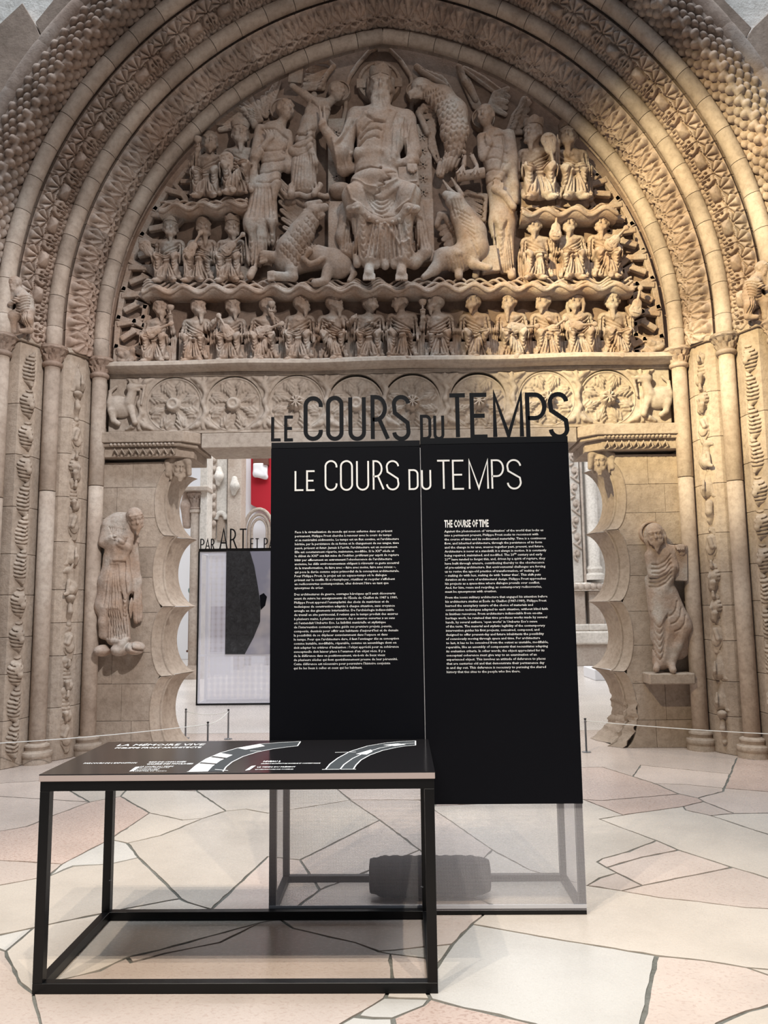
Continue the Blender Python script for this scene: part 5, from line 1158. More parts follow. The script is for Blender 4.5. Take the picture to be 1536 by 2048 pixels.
# --- prophet on the right doorway pier
CQ = (1080, 860, 3.011)
S2 = Fig('prophet_statue', 'haloed prophet with a scroll standing on a bracket of the right doorway pier', (1340, 1345), (1275, 1035, 1395, 1355), .009, CQ, Yb=YF, depth=.42)
S2.head((690, 630, .20), 125, -.25, -.15, -.15, .45, 'long'); S2.cap((720, 720, .14), (700, 670, .17), 30, 28, .02)
S2.chain([(745, 760, .14), (735, 860, .15), (740, 980, .15)], [72, 68, 52], .05, .75); S2.cap((680, 740, .14), (800, 730, .14), 36, 38, .04)
S2.cap((665, 760, .16), (680, 860, .18), 34, 30, .03); S2.cap((685, 870, .2), (790, 840, .26), 28, 16, .02); S2.ell((800, 830, .27), (18, .03, 22), 0, .012)
S2.cap((820, 740, .15), (850, 740, .2), 30, 24, .02); S2.ell((845, 705, .24), (32, .03, 18), 0, .012); [S2.cap((825+i*12, 700, .25), (828+i*13, 720, .27), 6, 5, .004) for i in range(4)]
S2.cap((790, 750, .15), (805, 830, .2), 34, 30, .03)
S2.chain([(720, 980, .15), (725, 1150, .17), (725, 1400, .15)], [52, 46, 36], .05, .8); S2.chain([(770, 980, .15), (850, 1150, .18), (870, 1180, .18)], [52, 48, 42], .05, .8); S2.chain([(865, 1190, .18), (820, 1300, .18), (795, 1400, .17)], [40, 30, 22], .04)
S2.chain([(790, 850, .22), (745, 960, .2), (715, 1040, .18)], [30, 26, 12], .025); S2.chain([(660, 900, .1), (690, 1100, .1), (680, 1250, .08)], [28, 34, 30], .04)
S2.ell((800, 1230, .08), (110, .10, 150), -.2, .06); S2.cap((710, 1410, .16), (700, 1440, .22), 20, 18, .02); S2.cap((790, 1410, .18), (800, 1445, .24), 20, 20, .02)
S2.rings((735, 770), (735, 930), 6, 55, 22, .009, .014); S2.w.ufold(S2.q(720, 1150), .10, .5, 6, .008, .016); S2.rings((790, 1060), (860, 1190), 3, 50, 20, .008, .014); S2.chain([(740, 1000, .14), (760, 1200, .13), (740, 1380, .12)], [70, 80, 55], .06, .7); S2.w.fan(S2.q(640, 1050), S2.q(690, 1100), S2.q(630, 1260), S2.q(700, 1300), 4, .008, .014)
S2.done(); S2.halo((670, 620), 70, .03, .03)
c = S2.p(848, 800, .20); MB().box(c, (.068, .022, .20), Ry(.05)).obj('scroll', 'stone_figure', S2.T, bevel=.008)
a = S2.p(650, 1520, .0); b = S2.p(925, 1450, .0)
tag(MB().bb(P(1296, 1368, YF-.2)[0], P(1388, 1368, YF-.2)[0], YF-.26, YF, P(1340, 1368, YF-.2)[2], P(1340, 1346, YF-.2)[2]).obj('bracket', 'stone_jamb', bevel=.012), 'stone bracket shelf under the prophet of the right doorway pier', 'bracket')

# ------------------------------------------------------------------ carved creatures on the jamb arrises
def creature(kind):
    w = Sculpt((-.10, -.12, -.15), (.10, .05, .15), .0062)
    if kind in (0, 1):      # ribbed shell fish hanging head down
        m = 1 if kind == 0 else -1
        w.chain([(m*.035, -.01, .135), (m*.015, -.03, .075), (m*-.012, -.045, .0), (m*.0, -.04, -.06), (m*.03, -.02, -.125)], [.008, .035, .056, .05, .012], .02)
        w.chain([(m*-.045, -.03, .03), (m*-.055, -.02, -.04), (m*-.02, -.02, -.115)], [.022, .02, .01], .015); w.cap((m*.05, -.03, .03), (m*.045, -.04, -.05), .016, .016, .012)
        for i in range(7): z_ = .10-.03*i; w.groove([(m*-.06, z_-.022), (m*.0, z_+.008), (m*.06, z_-.018)], .005, .013)
    elif kind == 2:    # seated beast
        w.ell((.0, -.03, -.05), (.05, .05, .062), None, .02); w.cap((0, -.045, 0), (.01, -.05, .07), .038, .030, .02); w.ell((.015, -.065, .092), (.032, .042, .03), None, .012); w.cap((.022, -.095, .085), (.026, -.115, .075), .018, .012, .01)
        for x_ in (.035, -.01): w.cap((x_, -.05, .112), (x_*1.2, -.04, .145), .012, .006, .006); w.cap((x_*1.1+.0, -.07, .0), (x_*1.6, -.085, -.09), .016, .013, .01); w.cap((x_*1.6, -.085, -.095), (x_*1.7, -.11, -.10), .015, .012, .008)
        w.chain([(-.04, -.02, -.09), (-.07, -.03, -.04), (-.06, -.03, .03)], [.013, .012, .009], .01); w.ell((.045, -.05, -.07), (.025, .03, .035), None, .012)
    elif kind == 3:    # climbing beast, seen from the back
        w.chain([(.0, -.03, -.10), (-.02, -.055, -.02), (.0, -.05, .055)], [.04, .045, .033], .02); w.ell((.01, -.06, .095), (.030, .035, .036), None, .012)
        for q in (-1, 1): w.chain([(q*.02, -.05, .045), (q*.06, -.05, .06), (q*.065, -.05, .095)], [.015, .013, .011], .008); w.chain([(q*.02, -.05, -.07), (q*.065, -.06, -.07), (q*.05, -.05, -.125)], [.022, .018, .013], .01); w.cap((.01+q*.022, -.06, .12), (.01+q*.03, -.055, .14), .009, .006, .005)
        w.chain([(-.01, -.04, -.11), (-.06, -.04, -.11), (-.075, -.03, -.03), (-.05, -.03, .01)], [.012, .011, .010, .008], .008)
        for i in range(4): w.groove([(-.05, .03-.03*i), (.0, .04-.03*i), (.05, .03-.03*i)], .005, .008)
    elif kind == 4:    # coiled serpent
        w.chain([(.03, -.04, .11), (-.03, -.05, .075), (-.045, -.05, .01), (.0, -.05, -.04), (.045, -.05, .0), (.03, -.05, .05), (-.005, -.06, .02)], [.03, .03, .028, .026, .022, .018, .012], .008); w.ell((.04, -.055, .115), (.034, .034, .024), None, .01); w.chain([(-.02, -.04, -.05), (.02, -.05, -.10), (-.03, -.04, -.135)], [.022, .018, .008], .01)
    else:              # small figure with arms across its chest
        w.chain([(0, -.03, -.12), (0, -.04, -.05), (0, -.045, .04)], [.03, .048, .042], .02); do_head(w, (0, -.055, .10), .075, .2, 0, 0, .2); w.chain([(-.045, -.04, .04), (-.05, -.06, -.01), (.01, -.085, .0)], [.018, .016, .012], .008); w.chain([(.045, -.04, .04), (.05, -.06, -.03), (-.01, -.085, -.03)], [.018, .016, .012], .008)
        for i in range(4): w.groove([(-.03+.02*i, -.05), (-.034+.022*i, -.13)], .005, .010)
    return w.mesh('carved_creature')
CRE = [creature(k) for k in range(6)]
for s in (-1, 1):
    for k in (0, 1):
        Ri, Yi = RY[k]; x = s*(Ri-EC+.115); n = 13 if k == 0 else 12
        for i in range(n):
            zz = 4.30-(i+.35)*(4.25/n); kind = [2, 5, 3, 4, 2, 3, 5][(i*3+s+1) % 7] if k == 0 else (i+s+1) % 2
            R = Rz(s*.8)*(1.38 if k == 0 else 1.42)
            if (i+k) % 3 == 0: R = R@np.diag([-1., 1., 1.])
            link('carved_shell' if k else 'carved_animal', CRE[kind], 'stone_jamb', JAMB[s], mtx=M4(R, (x, Yi-.205, zz)))
# kneeling figures at the springing of the middle arch
for s, lab in ((-1, 'small stooping figure carved at the left springing of the middle arch'), (1, 'small stooping figure carved at the right springing of the middle arch')):
    R2, Y2 = RY[1]; b = np.array([s*(R2-EC+.205), Y2-.37, ZS+.03]); T = thing('stooping_figure', b, lab, 'relief figure')
    w = Sculpt((-.24, -.20, -.03), (.24, .16, .70), .0078); m = -s
    do_head(w, (m*-.05, -.05, .545), .17, m*-.5, -.25, 0, .3); w.cap((m*-.03, -.02, .47), (m*-.04, -.04, .50), .04, .04, .02)
    w.chain([(m*.0, -.01, .44), (m*.06, -.01, .36), (m*.07, .0, .27)], [.075, .085, .09], .04); w.chain([(m*.09, 0, .25), (m*.12, -.03, .14), (m*.13, 0, .04)], [.07, .055, .038], .03); w.chain([(m*.03, 0, .25), (m*-.06, -.05, .19), (m*-.07, -.02, .05)], [.065, .055, .036], .03)
    w.chain([(m*-.04, -.05, .44), (m*-.10, -.08, .35), (m*-.09, -.10, .27)], [.036, .030, .022], .015); w.chain([(m*.06, -.06, .42), (m*.03, -.11, .34), (m*-.04, -.12, .30)], [.036, .030, .022], .015)
    w.cap((m*-.07, -.02, .03), (m*-.14, -.06, .015), .032, .024, .015); w.cap((m*.13, 0, .03), (m*.07, -.06, .015), .032, .024, .015)
    for i in range(6): w.groove([(m*.0, .24+.03*i), (m*.06, .215+.03*i), (m*.14, .25+.03*i)], .007, .012)
    for i in range(4): w.groove([(m*(.07+.02*i), .22), (m*(.09+.022*i), .06)], .006, .012)
    link('body', w.mesh('body'), 'stone_figure', T, mtx=M4(Rz(s*.25), (0, 0, 0)))

# ------------------------------------------------------------------ lettering
def arc(cx, cy, rx, ry, a0, a1, n=9): return [(cx+rx*math.cos(math.radians(a0+(a1-a0)*i/(n-1))), cy+ry*math.sin(math.radians(a0+(a1-a0)*i/(n-1)))) for i in range(n)]
def glyph(ch, w, h):
    """strokes of a tall narrow sans capital in a w x h box"""
    r = w/2
    return {'L': [[(0, h), (0, 0), (w, 0)]], 'E': [[(w, h), (0, h), (0, 0), (w, 0)], [(0, h*.5), (w*.85, h*.5)]], 'T': [[(0, h), (w, h)], [(r, h), (r, 0)]],
     'C': [arc(r, h-r, r, r, -10, 90)+arc(r, h-r, r, r, 90, 180)[1:]+arc(r, r, r, r, 180, 270)+arc(r, r, r, r, 270, 370)[1:]],
     'O': [arc(r, h-r, r, r, 0, 180, 15)+arc(r, r, r, r, 180, 360, 15)+[(w, h-r)]], 'U': [[(0, h)]+arc(r, r, r, r, 180, 360, 13)+[(w, h)]],
     'R': [[(0, 0), (0, h)]+arc(w-.27*h if w > .27*h else w*.4, h-.27*h, min(.27*h, w*.6), .27*h, 90, -90, 11)+[(0, h*.46)], [(w*.45, h*.46), (w, 0)]],
     'P': [[(0, 0), (0, h)]+arc(w*.45, h-.28*h, w*.55, .28*h, 90, -90, 11)+[(0, h*.44)]], 'D': [[(0, 0), (0, h)]+arc(w-r, h-r, r, r, 90, 0, 8)+arc(w-r, r, r, r, 0, -90, 8)+[(0, 0)]],
     'S': [arc(r, h-r, r, r, 5, 180, 13)+[(w*.06, h*.62), (w*.94, h*.38)]+arc(r, r, r, r, 0, -175, 13)], 'M': [[(0, 0), (0, h), (r, h*.02), (w, h), (w, 0)]], 'A': [[(0, 0), (r, h), (w, 0)], [(w*.17, h*.30), (w*.83, h*.30)]]}[ch]
def stroke_mesh(name, strokes, sw, t):
    """ribbon strokes in XZ, width sw, thickness t (front at -t/2)"""
    mb = MB()
    for si_, pl in enumerate(strokes):
        q = [np.array(pl[0], float)]
        for p in pl[1:]:
            if np.linalg.norm(np.array(p)-q[-1]) > 1e-5: q.append(np.array(p, float))
        closed = np.linalg.norm(q[0]-q[-1]) < 1e-4
        if closed: q = q[:-1]
        n = len(q); Lp, Rp = [], []
        for i in range(n):
            a = q[i]-q[i-1] if (i or closed) else q[1]-q[0]; b = q[(i+1) % n]-q[i] if (i < n-1 or closed) else a
            a = a/np.linalg.norm(a); b = b/np.linalg.norm(b); na = np.array([-a[1], a[0]]); nb = np.array([-b[1], b[0]]); m = na+nb; l = np.linalg.norm(m); m = m/l if l > 1e-6 else na; c = max(.35, float(m@na)); o = m*(sw/2/c)
            e = np.zeros(2)
            if not closed and i == 0: e = -a*0
            Lp.append(q[i]+o+e); Rp.append(q[i]-o+e)
        b0 = len(mb.V)
        for y in (-t/2+.0005*si_, t/2-.0005*si_):
            for l_, r_ in zip(Lp, Rp): mb.V += [np.array([l_[0], y, l_[1]]), np.array([r_[0], y, r_[1]])]
        N = 2*n
        for i in range(n if closed else n-1):
            j = (i+1) % n; a, b, c, d = 2*i, 2*i+1, 2*j+1, 2*j
            mb.F += [[b0+a, b0+b, b0+c, b0+d], [b0+N+d, b0+N+c, b0+N+b, b0+N+a], [b0+a, b0+d, b0+N+d, b0+N+a], [b0+b, b0+N+b, b0+N+c, b0+c]]
        if not closed: mb.F += [[b0, b0+N, b0+N+1, b0+1], [b0+2*(n-1), b0+2*(n-1)+1, b0+N+2*(n-1)+1, b0+N+2*(n-1)]]
    me = mb.me(name); bm = bmesh.new(); bm.from_mesh(me); bmesh.ops.recalc_face_normals(bm, faces=bm.faces); bm.to_mesh(me); bm.free(); return me
def letters(rows, Y, sw, t, mat, parent, name, o):
    for ch, x0, x1, y0, y1 in rows:     # pixel box of each letter
        a = P(x0, y1, Y); b = P(x1, y0, Y); w = b[0]-a[0]; h = b[2]-a[2]; sw_ = sw; sw = sw*(.72 if h < 10*sw and sw > .015 and h < .2 else 1)
        link(name, stroke_mesh(name, glyph(ch, w-sw, h-sw), sw, t), mat, parent, np.array([a[0]+sw/2, Y, a[2]+sw/2])-o); sw = sw_
_fc = bpy.data.curves.new('text_tmp', 'FONT'); _fo = bpy.data.objects.new('text_tmp', _fc); COL.objects.link(_fo); _fc.resolution_u = 1
def text_mesh(body, off=.012):
    _fc.body = body; _fc.size = 1.0; _fc.offset = off; bpy.context.view_layer.update()
    me = bpy.data.meshes.new_from_object(_fo.evaluated_get(bpy.context.evaluated_depsgraph_get())); me.name = 'text_line'
    n = len(me.vertices); V = np.empty(n*3, np.float32); me.vertices.foreach_get('co', V); V = V.reshape(-1, 3); me.materials.clear(); return me, V
def put_text(body, left, right, size, parent, o, mat='print_white', axis='xz', name='text_line', off=.012, lift=None):
    """one line of print from world point left to right (baseline), glyph size in metres"""
    me, V = text_mesh(body, off); x0, x1 = V[:, 0].min(), V[:, 0].max(); wid = np.linalg.norm(np.asarray(right)-np.asarray(left)); sx = wid/(x1-x0); W = np.zeros_like(V); X = (V[:, 0]-x0)*sx; Z = V[:, 1]*size
    W[:, 0] = X
    if axis == 'xz': W[:, 2] = Z
    else: W[:, 1] = Z
    me.vertices.foreach_set('co', W.ravel()); me.update(); return link(name, me, mat, parent, np.asarray(left)-o)

# ------------------------------------------------------------------ text panel: box frame, scrim, printed cloth
def box_frame(T, x0, x1, y0, y1, h, b=.036, mat='metal_black'):
    for x in (x0, x1-b):
        for y in (y0, y1-b): MB().bb(x, x+b, y, y+b, 0, h).obj('post', mat, T)
    for y in (y0, y1-b):
        for z in (0, h-b): MB().bb(x0+b, x1-b, y, y+b, z, z+b).obj('rail', mat, T)
    for x in (x0, x1-b):
        for z in (0, h-b): MB().bb(x, x+b, y0+b, y1-b, z, z+b).obj('rail', mat, T)
PX0, PX1, PY0, PY1, PH = -.595, 1.055, -4.485, -3.965, 2.487
o = np.array([.23, PY0, 0]); IP = thing('text_panel', o, 'tall black exhibition panel with white text, behind the low table', 'panel')
box_frame(IP, PX0-o[0], PX1-o[0], .004, PY1-o[1], PH)
def sheet(name, mat, x0, x1, y0, y1, z0, z1, par): return MB().bb(x0, x1, y0, y1, z0, z1).obj(name, mat, par)
sheet('scrim', 'scrim_grey', PX0-o[0], PX1-o[0], .0005, .0025, .022, .74, IP)
for x in (PX0-o[0]-.001, PX1-o[0]-.001): MB().bb(x, x+.002, .004, PY1-o[1], .02, PH-.02).obj('side_scrim', 'scrim_pale', IP)
sheet('hem', 'frame_white', PX0-o[0], PX1-o[0], -.003, .0, .034, .052, IP)
XS = .236
pl = sheet('printed_cloth', 'panel_black', PX0-o[0], XS-.0015-o[0], -.009, -.003, .70, PH-.012, IP); pr = sheet('printed_cloth', 'panel_black', XS+.0015-o[0], PX1-o[0], -.012, -.004, .557, PH-.004, IP)
sheet('seam_edge', 'frame_white', XS-.0012-o[0], XS+.0012-o[0], -.008, -.002, .60, PH-.02, IP)
# cut-out title on top
sheet('letter_rail', 'letter_black', PX0-o[0], XS-.001-o[0], .0, .012, PH-.008, PH+.024, IP); sheet('letter_rail', 'letter_black', XS+.001-o[0], PX1-o[0], -.004, .010, PH-.0, PH+.034, IP)
cut = lambda L: [(c, 520+a/2.327, 520+b/2.327, 760+t/2.327, 760+u/2.327) for c, a, b, t, u in L]
letters(cut([('L', 52, 103, 166, 286), ('E', 113, 160, 166, 286), ('C', 203, 292, 76, 284), ('O', 308, 388, 74, 284), ('U', 412, 492, 72, 284), ('R', 516, 602, 70, 284), ('S', 616, 698, 70, 284)]), PY0+.006, .0225, .012, 'letter_black', IP, 'cutout_letter', o)
letters(cut([('D', 746, 796, 162, 280), ('U', 808, 856, 160, 280), ('T', 876, 962, 62, 276), ('E', 980, 1062, 60, 274), ('M', 1086, 1222, 58, 274), ('P', 1240, 1330, 58, 274), ('S', 1346, 1432, 56, 274)]), PY0+.003, .0225, .012, 'letter_black', IP, 'cutout_letter', o)
# printed title
YP = PY0-.0135
letters(cut([('L', 161, 206, 420, 517), ('E', 215, 258, 420, 517), ('C', 301, 360, 373, 516), ('O', 373, 432, 373, 516), ('U', 448, 507, 373, 515), ('R', 525, 578, 373, 514), ('S', 587, 647, 373, 514), ('D', 692, 737, 415, 512)]), YP+.003, .0095, .002, 'print_white', IP, 'title_letter', o)
letters(cut([('U', 751, 796, 415, 512), ('T', 823, 886, 371, 511), ('E', 896, 950, 371, 511), ('M', 972, 1062, 370, 511), ('P', 1078, 1134, 369, 510), ('S', 1150, 1214, 368, 510)]), YP, .0095, .002, 'print_white', IP, 'title_letter', o)
FR1 = [("Face à la virtualisation du monde qui nous enferme dans un présent", 1233), ("permanent, Philippe Prost cherche à renouer avec le cours du temps", 1222), ("et sa matérialité sédimentée. Le temps est un flux continu, et l’architecture", 1305), ("héritée, par la persistance de sa forme et le changement de ses usages, tisse", 1305), ("passé, présent et futur. Jamais à l’arrêt, l’architecture est un mouvement.", 1292), ("Elle est constamment réparée, maintenue, modifiée. Si le XXᵉ siècle et", 1253), ("le début du XXIᵉ ont fait mine de l’oublier, préférant par esprit de rupture", 1305), ("bâtir par effacement en entretenant l’obsolescence de l’architecture", 1228), ("ancienne, les défis environnementaux obligent à réinvestir ce geste ancestral", 1305), ("de la transformation, du faire avec – faire avec moins, faire avec mieux –,", 1272), ("qui pose la durée comme enjeu primordial de la conception architecturale.", 1308), ("Pour Philippe Prost, le projet est un espace-temps où le dialogue", 1172), ("prévaut sur le conflit. Et si réemployer, réutiliser et recycler s’affichent", 1260), ("en redécouvertes contemporaines, elles doivent l’être en tant que", 1192), ("synonymes de créer.", 478)]
FR2 = [("Des architectures de guerre, ouvrages héroïques qu’il avait découverts", 1265), ("avant de suivre les enseignements de l’École de Chaillot de 1987 à 1989,", 1290), ("Philippe Prost apprend l’exemplarité des choix de matériaux et de", 1195), ("techniques de construction adaptés à chaque situation, sans croyance", 1260), ("aveugle en des gisements intarissables. De l’archéologie indissociable", 1250), ("du travail en site patrimonial, il retient que le temps produit des œuvres", 1293), ("à plusieurs mains, à plusieurs auteurs, des « œuvres ouvertes » au sens", 1260), ("où l’entendait Umberto Eco. La lisibilité matérielle et stylistique", 1160), ("de l’intervention contemporaine guide ses premiers projets, pensés,", 1228), ("composés, dessinés pour offrir aux habitants d’aujourd’hui et de demain", 1297), ("la possibilité de se déplacer consciemment dans l’espace et dans", 1180), ("le temps. Pour que l’architecture dure, il faut l’envisager dès sa conception", 1305), ("comme instable, modifiable, réparable, comme un assemblage dont on", 1277), ("doit adapter les critères d’évaluation : l’objet apprécié pour sa cohérence", 1303), ("conceptuelle doit laisser place à l’examen d’un objet vécu. Il y a", 1155), ("de la déférence dans ce positionnement, vis-à-vis de lieux vieux", 1155), ("de plusieurs siècles qui font quotidiennement preuve de leur pérennité.", 1292), ("Cette déférence est nécessaire pour poursuivre l’histoire conjointe", 1210), ("qui lie les lieux à celles et ceux qui les habitent.", 903)]
EN1 = [("Against the phenomenon of ‘virtualization’ of the world that locks us", 1290), ("into a permanent present, Philippe Prost seeks to reconnect with", 1232), ("the course of time and its sedimented materiality. Time is a continuous", 1320), ("flow, and inherited architecture, through the persistence of its form", 1275), ("and the change in its uses, weaves together past, present, and future.", 1298), ("Architecture is never at a standstill; it is always in motion. It is constantly", 1325), ("being repaired, maintained, and modified. The 20ᵗʰ century and early", 1280), ("21ˢᵗ have tended to forget this, and, driven by a spirit of rupture, they", 1313), ("have built through erasure, contributing thereby to the obsolescence", 1302), ("of pre-existing architecture. But environmental challenges are forcing", 1313), ("us to revive the age-old practice of transformation, of ‘making do’", 1250), ("– making do with less, making do with ‘better than’. This shift puts", 1262), ("duration at the core of architectural design. Philippe Prost approaches", 1320), ("his projects as a space-time where dialogue prevails over conflict.", 1250), ("And, for him, reuse and recycling, as contemporary rediscoveries,", 1272), ("must be synonymous with creation.", 760)]
EN2 = [("From the iconic military architecture that engaged his attention before", 1337), ("his architecture studies at École de Chaillot (1987-1989), Philippe Prost", 1325), ("learned the exemplary nature of the choice of materials and", 1172), ("construction techniques adapted to each situation, without blind faith", 1342), ("in limitless resources. From architecture indissociable from on-site", 1278), ("heritage work, he retained that time produces works made by several", 1333), ("hands, by several authors, ‘open works’ in Umberto Eco’s sense", 1222), ("of the term. The material and stylistic legibility of the contemporary", 1310), ("intervention guides his first projects, conceived, composed, and", 1245), ("designed to offer present-day and future inhabitants the possibility", 1297), ("of consciously moving through space and time. For architecture", 1253), ("to last, it has to be conceived from the outset as unstable, modifiable,", 1347), ("reparable, like an assembly of components that necessitates adapting", 1342), ("its evaluation criteria. In other words, the object appreciated for its", 1303), ("conceptual coherence must give way to an examination of an", 1215), ("experienced object. This involves an attitude of deference to places", 1315), ("that are centuries old and that demonstrate their permanence day", 1302), ("in and day out. This deference is necessary to pursuing the shared", 1320), ("history that ties sites to the people who live there.", 1028)]
def block(lines, ya, yb, xa, xb, ox, oy, sc, Y, par):
    n = len(lines); oo = o
    for i, (tx, xr) in enumerate(lines):
        f = i/(n-1); y = oy+(ya+(yb-ya)*f+13)/sc; x0 = ox+(xa+(xb-xa)*f)/sc; a = P(x0, y, Y); b = P(ox+xr/sc, y-.06, Y); b[2] = a[2]; put_text(tx, a, b, .0172, par, oo)
block(FR1, 132, 745, 165, 158, 560, 1040, 5.486, PY0-.0095, pl); block(FR2, 815, 1625, 157, 149, 560, 1040, 5.486, PY0-.0095, pl)
block(EN1, 185, 872, 164, 174, 860, 1030, 5.689, PY0-.0125, pr); block(EN2, 938, 1785, 175, 190, 860, 1030, 5.689, PY0-.0125, pr)
a = P(860+163/5.689, 1030+140/5.689, PY0-.0125); b = P(860+668/5.689, 1030+140/5.689, PY0-.0125); b[2] = a[2]; put_text("THE COURSE OF TIME", a, b, .056, pr, o, off=.03)
# ballast bag lying in the frame
w = Sculpt((-.34, -.16, -.02), (.34, .16, .26), .0105); w.box((0, 0, .105), (.305, .10, .095), None, .075, .02); w.cap((-.29, 0, .11), (.29, .0, .11), .095, .09, .04)
for i in range(9): w.groove([(-.3+.07*i, .0), (-.29+.07*i+.01*math.sin(i*3), .22)], .012, .004)
bg = w.mesh('ballast_bag'); c = (G(752, 1795)+G(968, 1795))/2; tag(link('ballast_bag', bg, 'bag_dark', loc=(c[0], -4.22, 0.0)), 'dark cloth ballast bag lying on the floor inside the panel frame', 'bag')

# ------------------------------------------------------------------ low table
TX0, TX1, TY0, TY1, TH = -1.453, .247, -5.293, -4.497, .862
o2 = np.array([(TX0+TX1)/2, (TY0+TY1)/2, 0]); TB = thing('display_table', o2, 'black metal framed low table with a printed plan on its glossy top', 'table')
b = .042; q = lambda x0, x1, y0, y1, z0, z1, nm, mt='metal_black', bv=.0015: MB().bb(x0-o2[0], x1-o2[0], y0-o2[1], y1-o2[1], z0, z1).obj(nm, mt, TB, bevel=bv)
for x in (TX0, TX1-b):
    for y in (TY0, TY1-b): q(x, x+b, y, y+b, b, TH-b, 'leg')
for z in (0, TH-b):
    nm = 'lower_rail' if z == 0 else 'upper_rail'
    for y in (TY0, TY1-b): q(TX0, TX1, y, y+b, z, z+b, nm)
    for x in (TX0, TX1-b): q(x, x+b, TY0+b, TY1-b, z, z+b, nm)
q(TX0-.004, TX1+.004, TY0-.006, TY1-.001, TH, TH+.026, 'board', 'ply_edge'); tp = q(TX0-.004, TX1+.004, TY0-.006, TY1-.001, TH+.026, TH+.030, 'printed_sheet', 'table_print', 0)
q(TX0+b, TX1-b, TY0+b, TY1-b, TH-.006, TH-.001, 'added_underside', 'metal_black', 0)  # black sheet added under the board to deepen the shadow on the floor
for x, y, z in ((TX0+b+.001, TY1-.02, .20), (TX1-b-.001, TY1-.02, .16)):
    MB().lathe([(.007, 0), (.006, .004), (0.001, .005)], n=10).obj('screw', 'metal_grey', TB, loc=(x-o2[0], TY1-b-.005-o2[1], z))
ZT = TH+.0305
def tt(body, x0, x1, y, size, off=.01): a = G(x0, y, ZT); c = G(x1, y, ZT); c[1] = a[1]; put_text(body, a, c, size, tp, o2, axis='xy', off=off)
tt("LA MÉMOIRE VIVE", 233, 405, 1492, .075); tt("PHILIPPE PROST ARCHITECTE", 229, 399, 1497, .045, .03)
tt("PARCOURS DE L’EXPOSITION", 166, 270, 1527.5, .034, .02); tt("REZ-DE-CHAUSSÉE", 297, 370, 1525, .032, .02); tt("GALERIE DES MOULAGES", 292, 384, 1529, .034, .03)
tt("LE COURS DU TEMPS", 280, 345, 1534, .028, .02)
for i, x in enumerate((337, 318, 315, 332)): tt(["PAR ART ET PAR NATURE", "CONSTRUIRE", "TRANSFORMER", "HABITER LE TEMPS"][i], 275-i*3, x, 1536.3+2.2*i, .014, .02)
tt("NIVEAU 2", 526, 560, 1524, .040, .03); tt("GALERIE D’ARCHITECTURE MODERNE ET CONTEMPORAINE", 521, 640, 1528, .026, .02); tt("LE TEMPS DU PRÉSENT", 514, 590, 1535, .028, .03); tt("LE LABORATOIRE DES POSSIBLES", 510, 586, 1539.5, .022, .02)
def flat(name, pts, mat, dz=0.): V = [G(x, y, ZT)-o2+np.array([0, 0, dz]) for x, y in pts]; return link(name, me_py(name, V, [list(range(len(V)))]), mat, tp)
def line(name, pts, wpx, mat='print_white', dz=.0004):
    W = [G(x, y, ZT)-o2 for x, y in pts]; V = []; F = []
    for i, p in enumerate(W):
        t = W[min(i+1, len(W)-1)]-W[max(i-1, 0)]; t = t/np.linalg.norm(t); n_ = np.array([-t[1], t[0], 0])*wpx/2; V += [p+n_+[0, 0, dz], p-n_+[0, 0, dz]]
    F = [[2*i+1, 2*i+3, 2*i+2, 2*i] for i in range(len(W)-1)]; return link(name, me_py(name, V, F), mat, tp)
from itertools import chain as _ch
OL = [(378, 1543), (392, 1531), (412, 1518), (440, 1506), (475, 1496), (520, 1488), (560, 1485), (601, 1483)]; IL = [(446, 1543), (452, 1534), (464, 1524), (486, 1513), (515, 1504), (545, 1498), (575, 1494), (595, 1492)]
OR = [(651, 1539), (660, 1528), (676, 1516), (700, 1503), (735, 1492), (770, 1486), (800, 1483), (831, 1481.5)]; MR = [(680, 1539), (688, 1529), (705, 1517), (730, 1505), (760, 1496), (790, 1490), (812, 1487), (831, 1486)]; IR = [(707, 1538), (712, 1530), (722, 1520), (740, 1510), (765, 1501), (792, 1495), (812, 1492), (831, 1490.5)]
flat('plan_band', OL+IL[::-1], 'print_grey'); flat('plan_band', OR+IR[::-1], 'print_grey')
mixp = lambda A, B, t: [tuple(np.array(a)*(1-t)+np.array(b)*t) for a, b in zip(A, B)]
M1 = mixp(OL, IL, .55)
flat('plan_area', OL[0:4]+M1[0:4][::-1], 'print_white', .0002); flat('plan_area', OL[4:6]+mixp(OL, IL, .4)[4:6][::-1], 'print_white', .0002)
for i in (1, 2): flat('plan_bar', [tuple(np.array(OL[i])*.7+np.array(OL[i+1])*.3), tuple(np.array(OL[i])*.5+np.array(OL[i+1])*.5), tuple(np.array(M1[i])*.5+np.array(M1[i+1])*.5), tuple(np.array(M1[i])*.7+np.array(M1[i+1])*.3)], 'table_print', .0004)
for A_ in (OL, IL, OR, MR, IR): line('plan_line', A_, .006)
for p in ([(601, 1483), (595, 1492)], [(831, 1481.5), (831, 1490.5)], [(644, 1539), (712, 1538.5)], [(374, 1543.5), (405, 1543)], [(430, 1539), (456, 1541)], [(670, 1505), (712, 1504)], [(500, 1502), (522, 1502)]): line('plan_line', p, .006)
flat('plan_area', [(712, 1508), (742, 1499), (745, 1503), (733, 1509)], 'print_white', .0002); flat('plan_area', [(766, 1490), (795, 1487), (812, 1489), (790, 1492)], 'print_white', .0002)
for x, y in ((269, 1538), (501, 1536)): flat('plan_icon', [(x-11, y+5), (x-2, y+4), (x+11, y-5), (x+2, y-4)], 'print_white', .0002)
bpy.data.objects.remove(_fo)

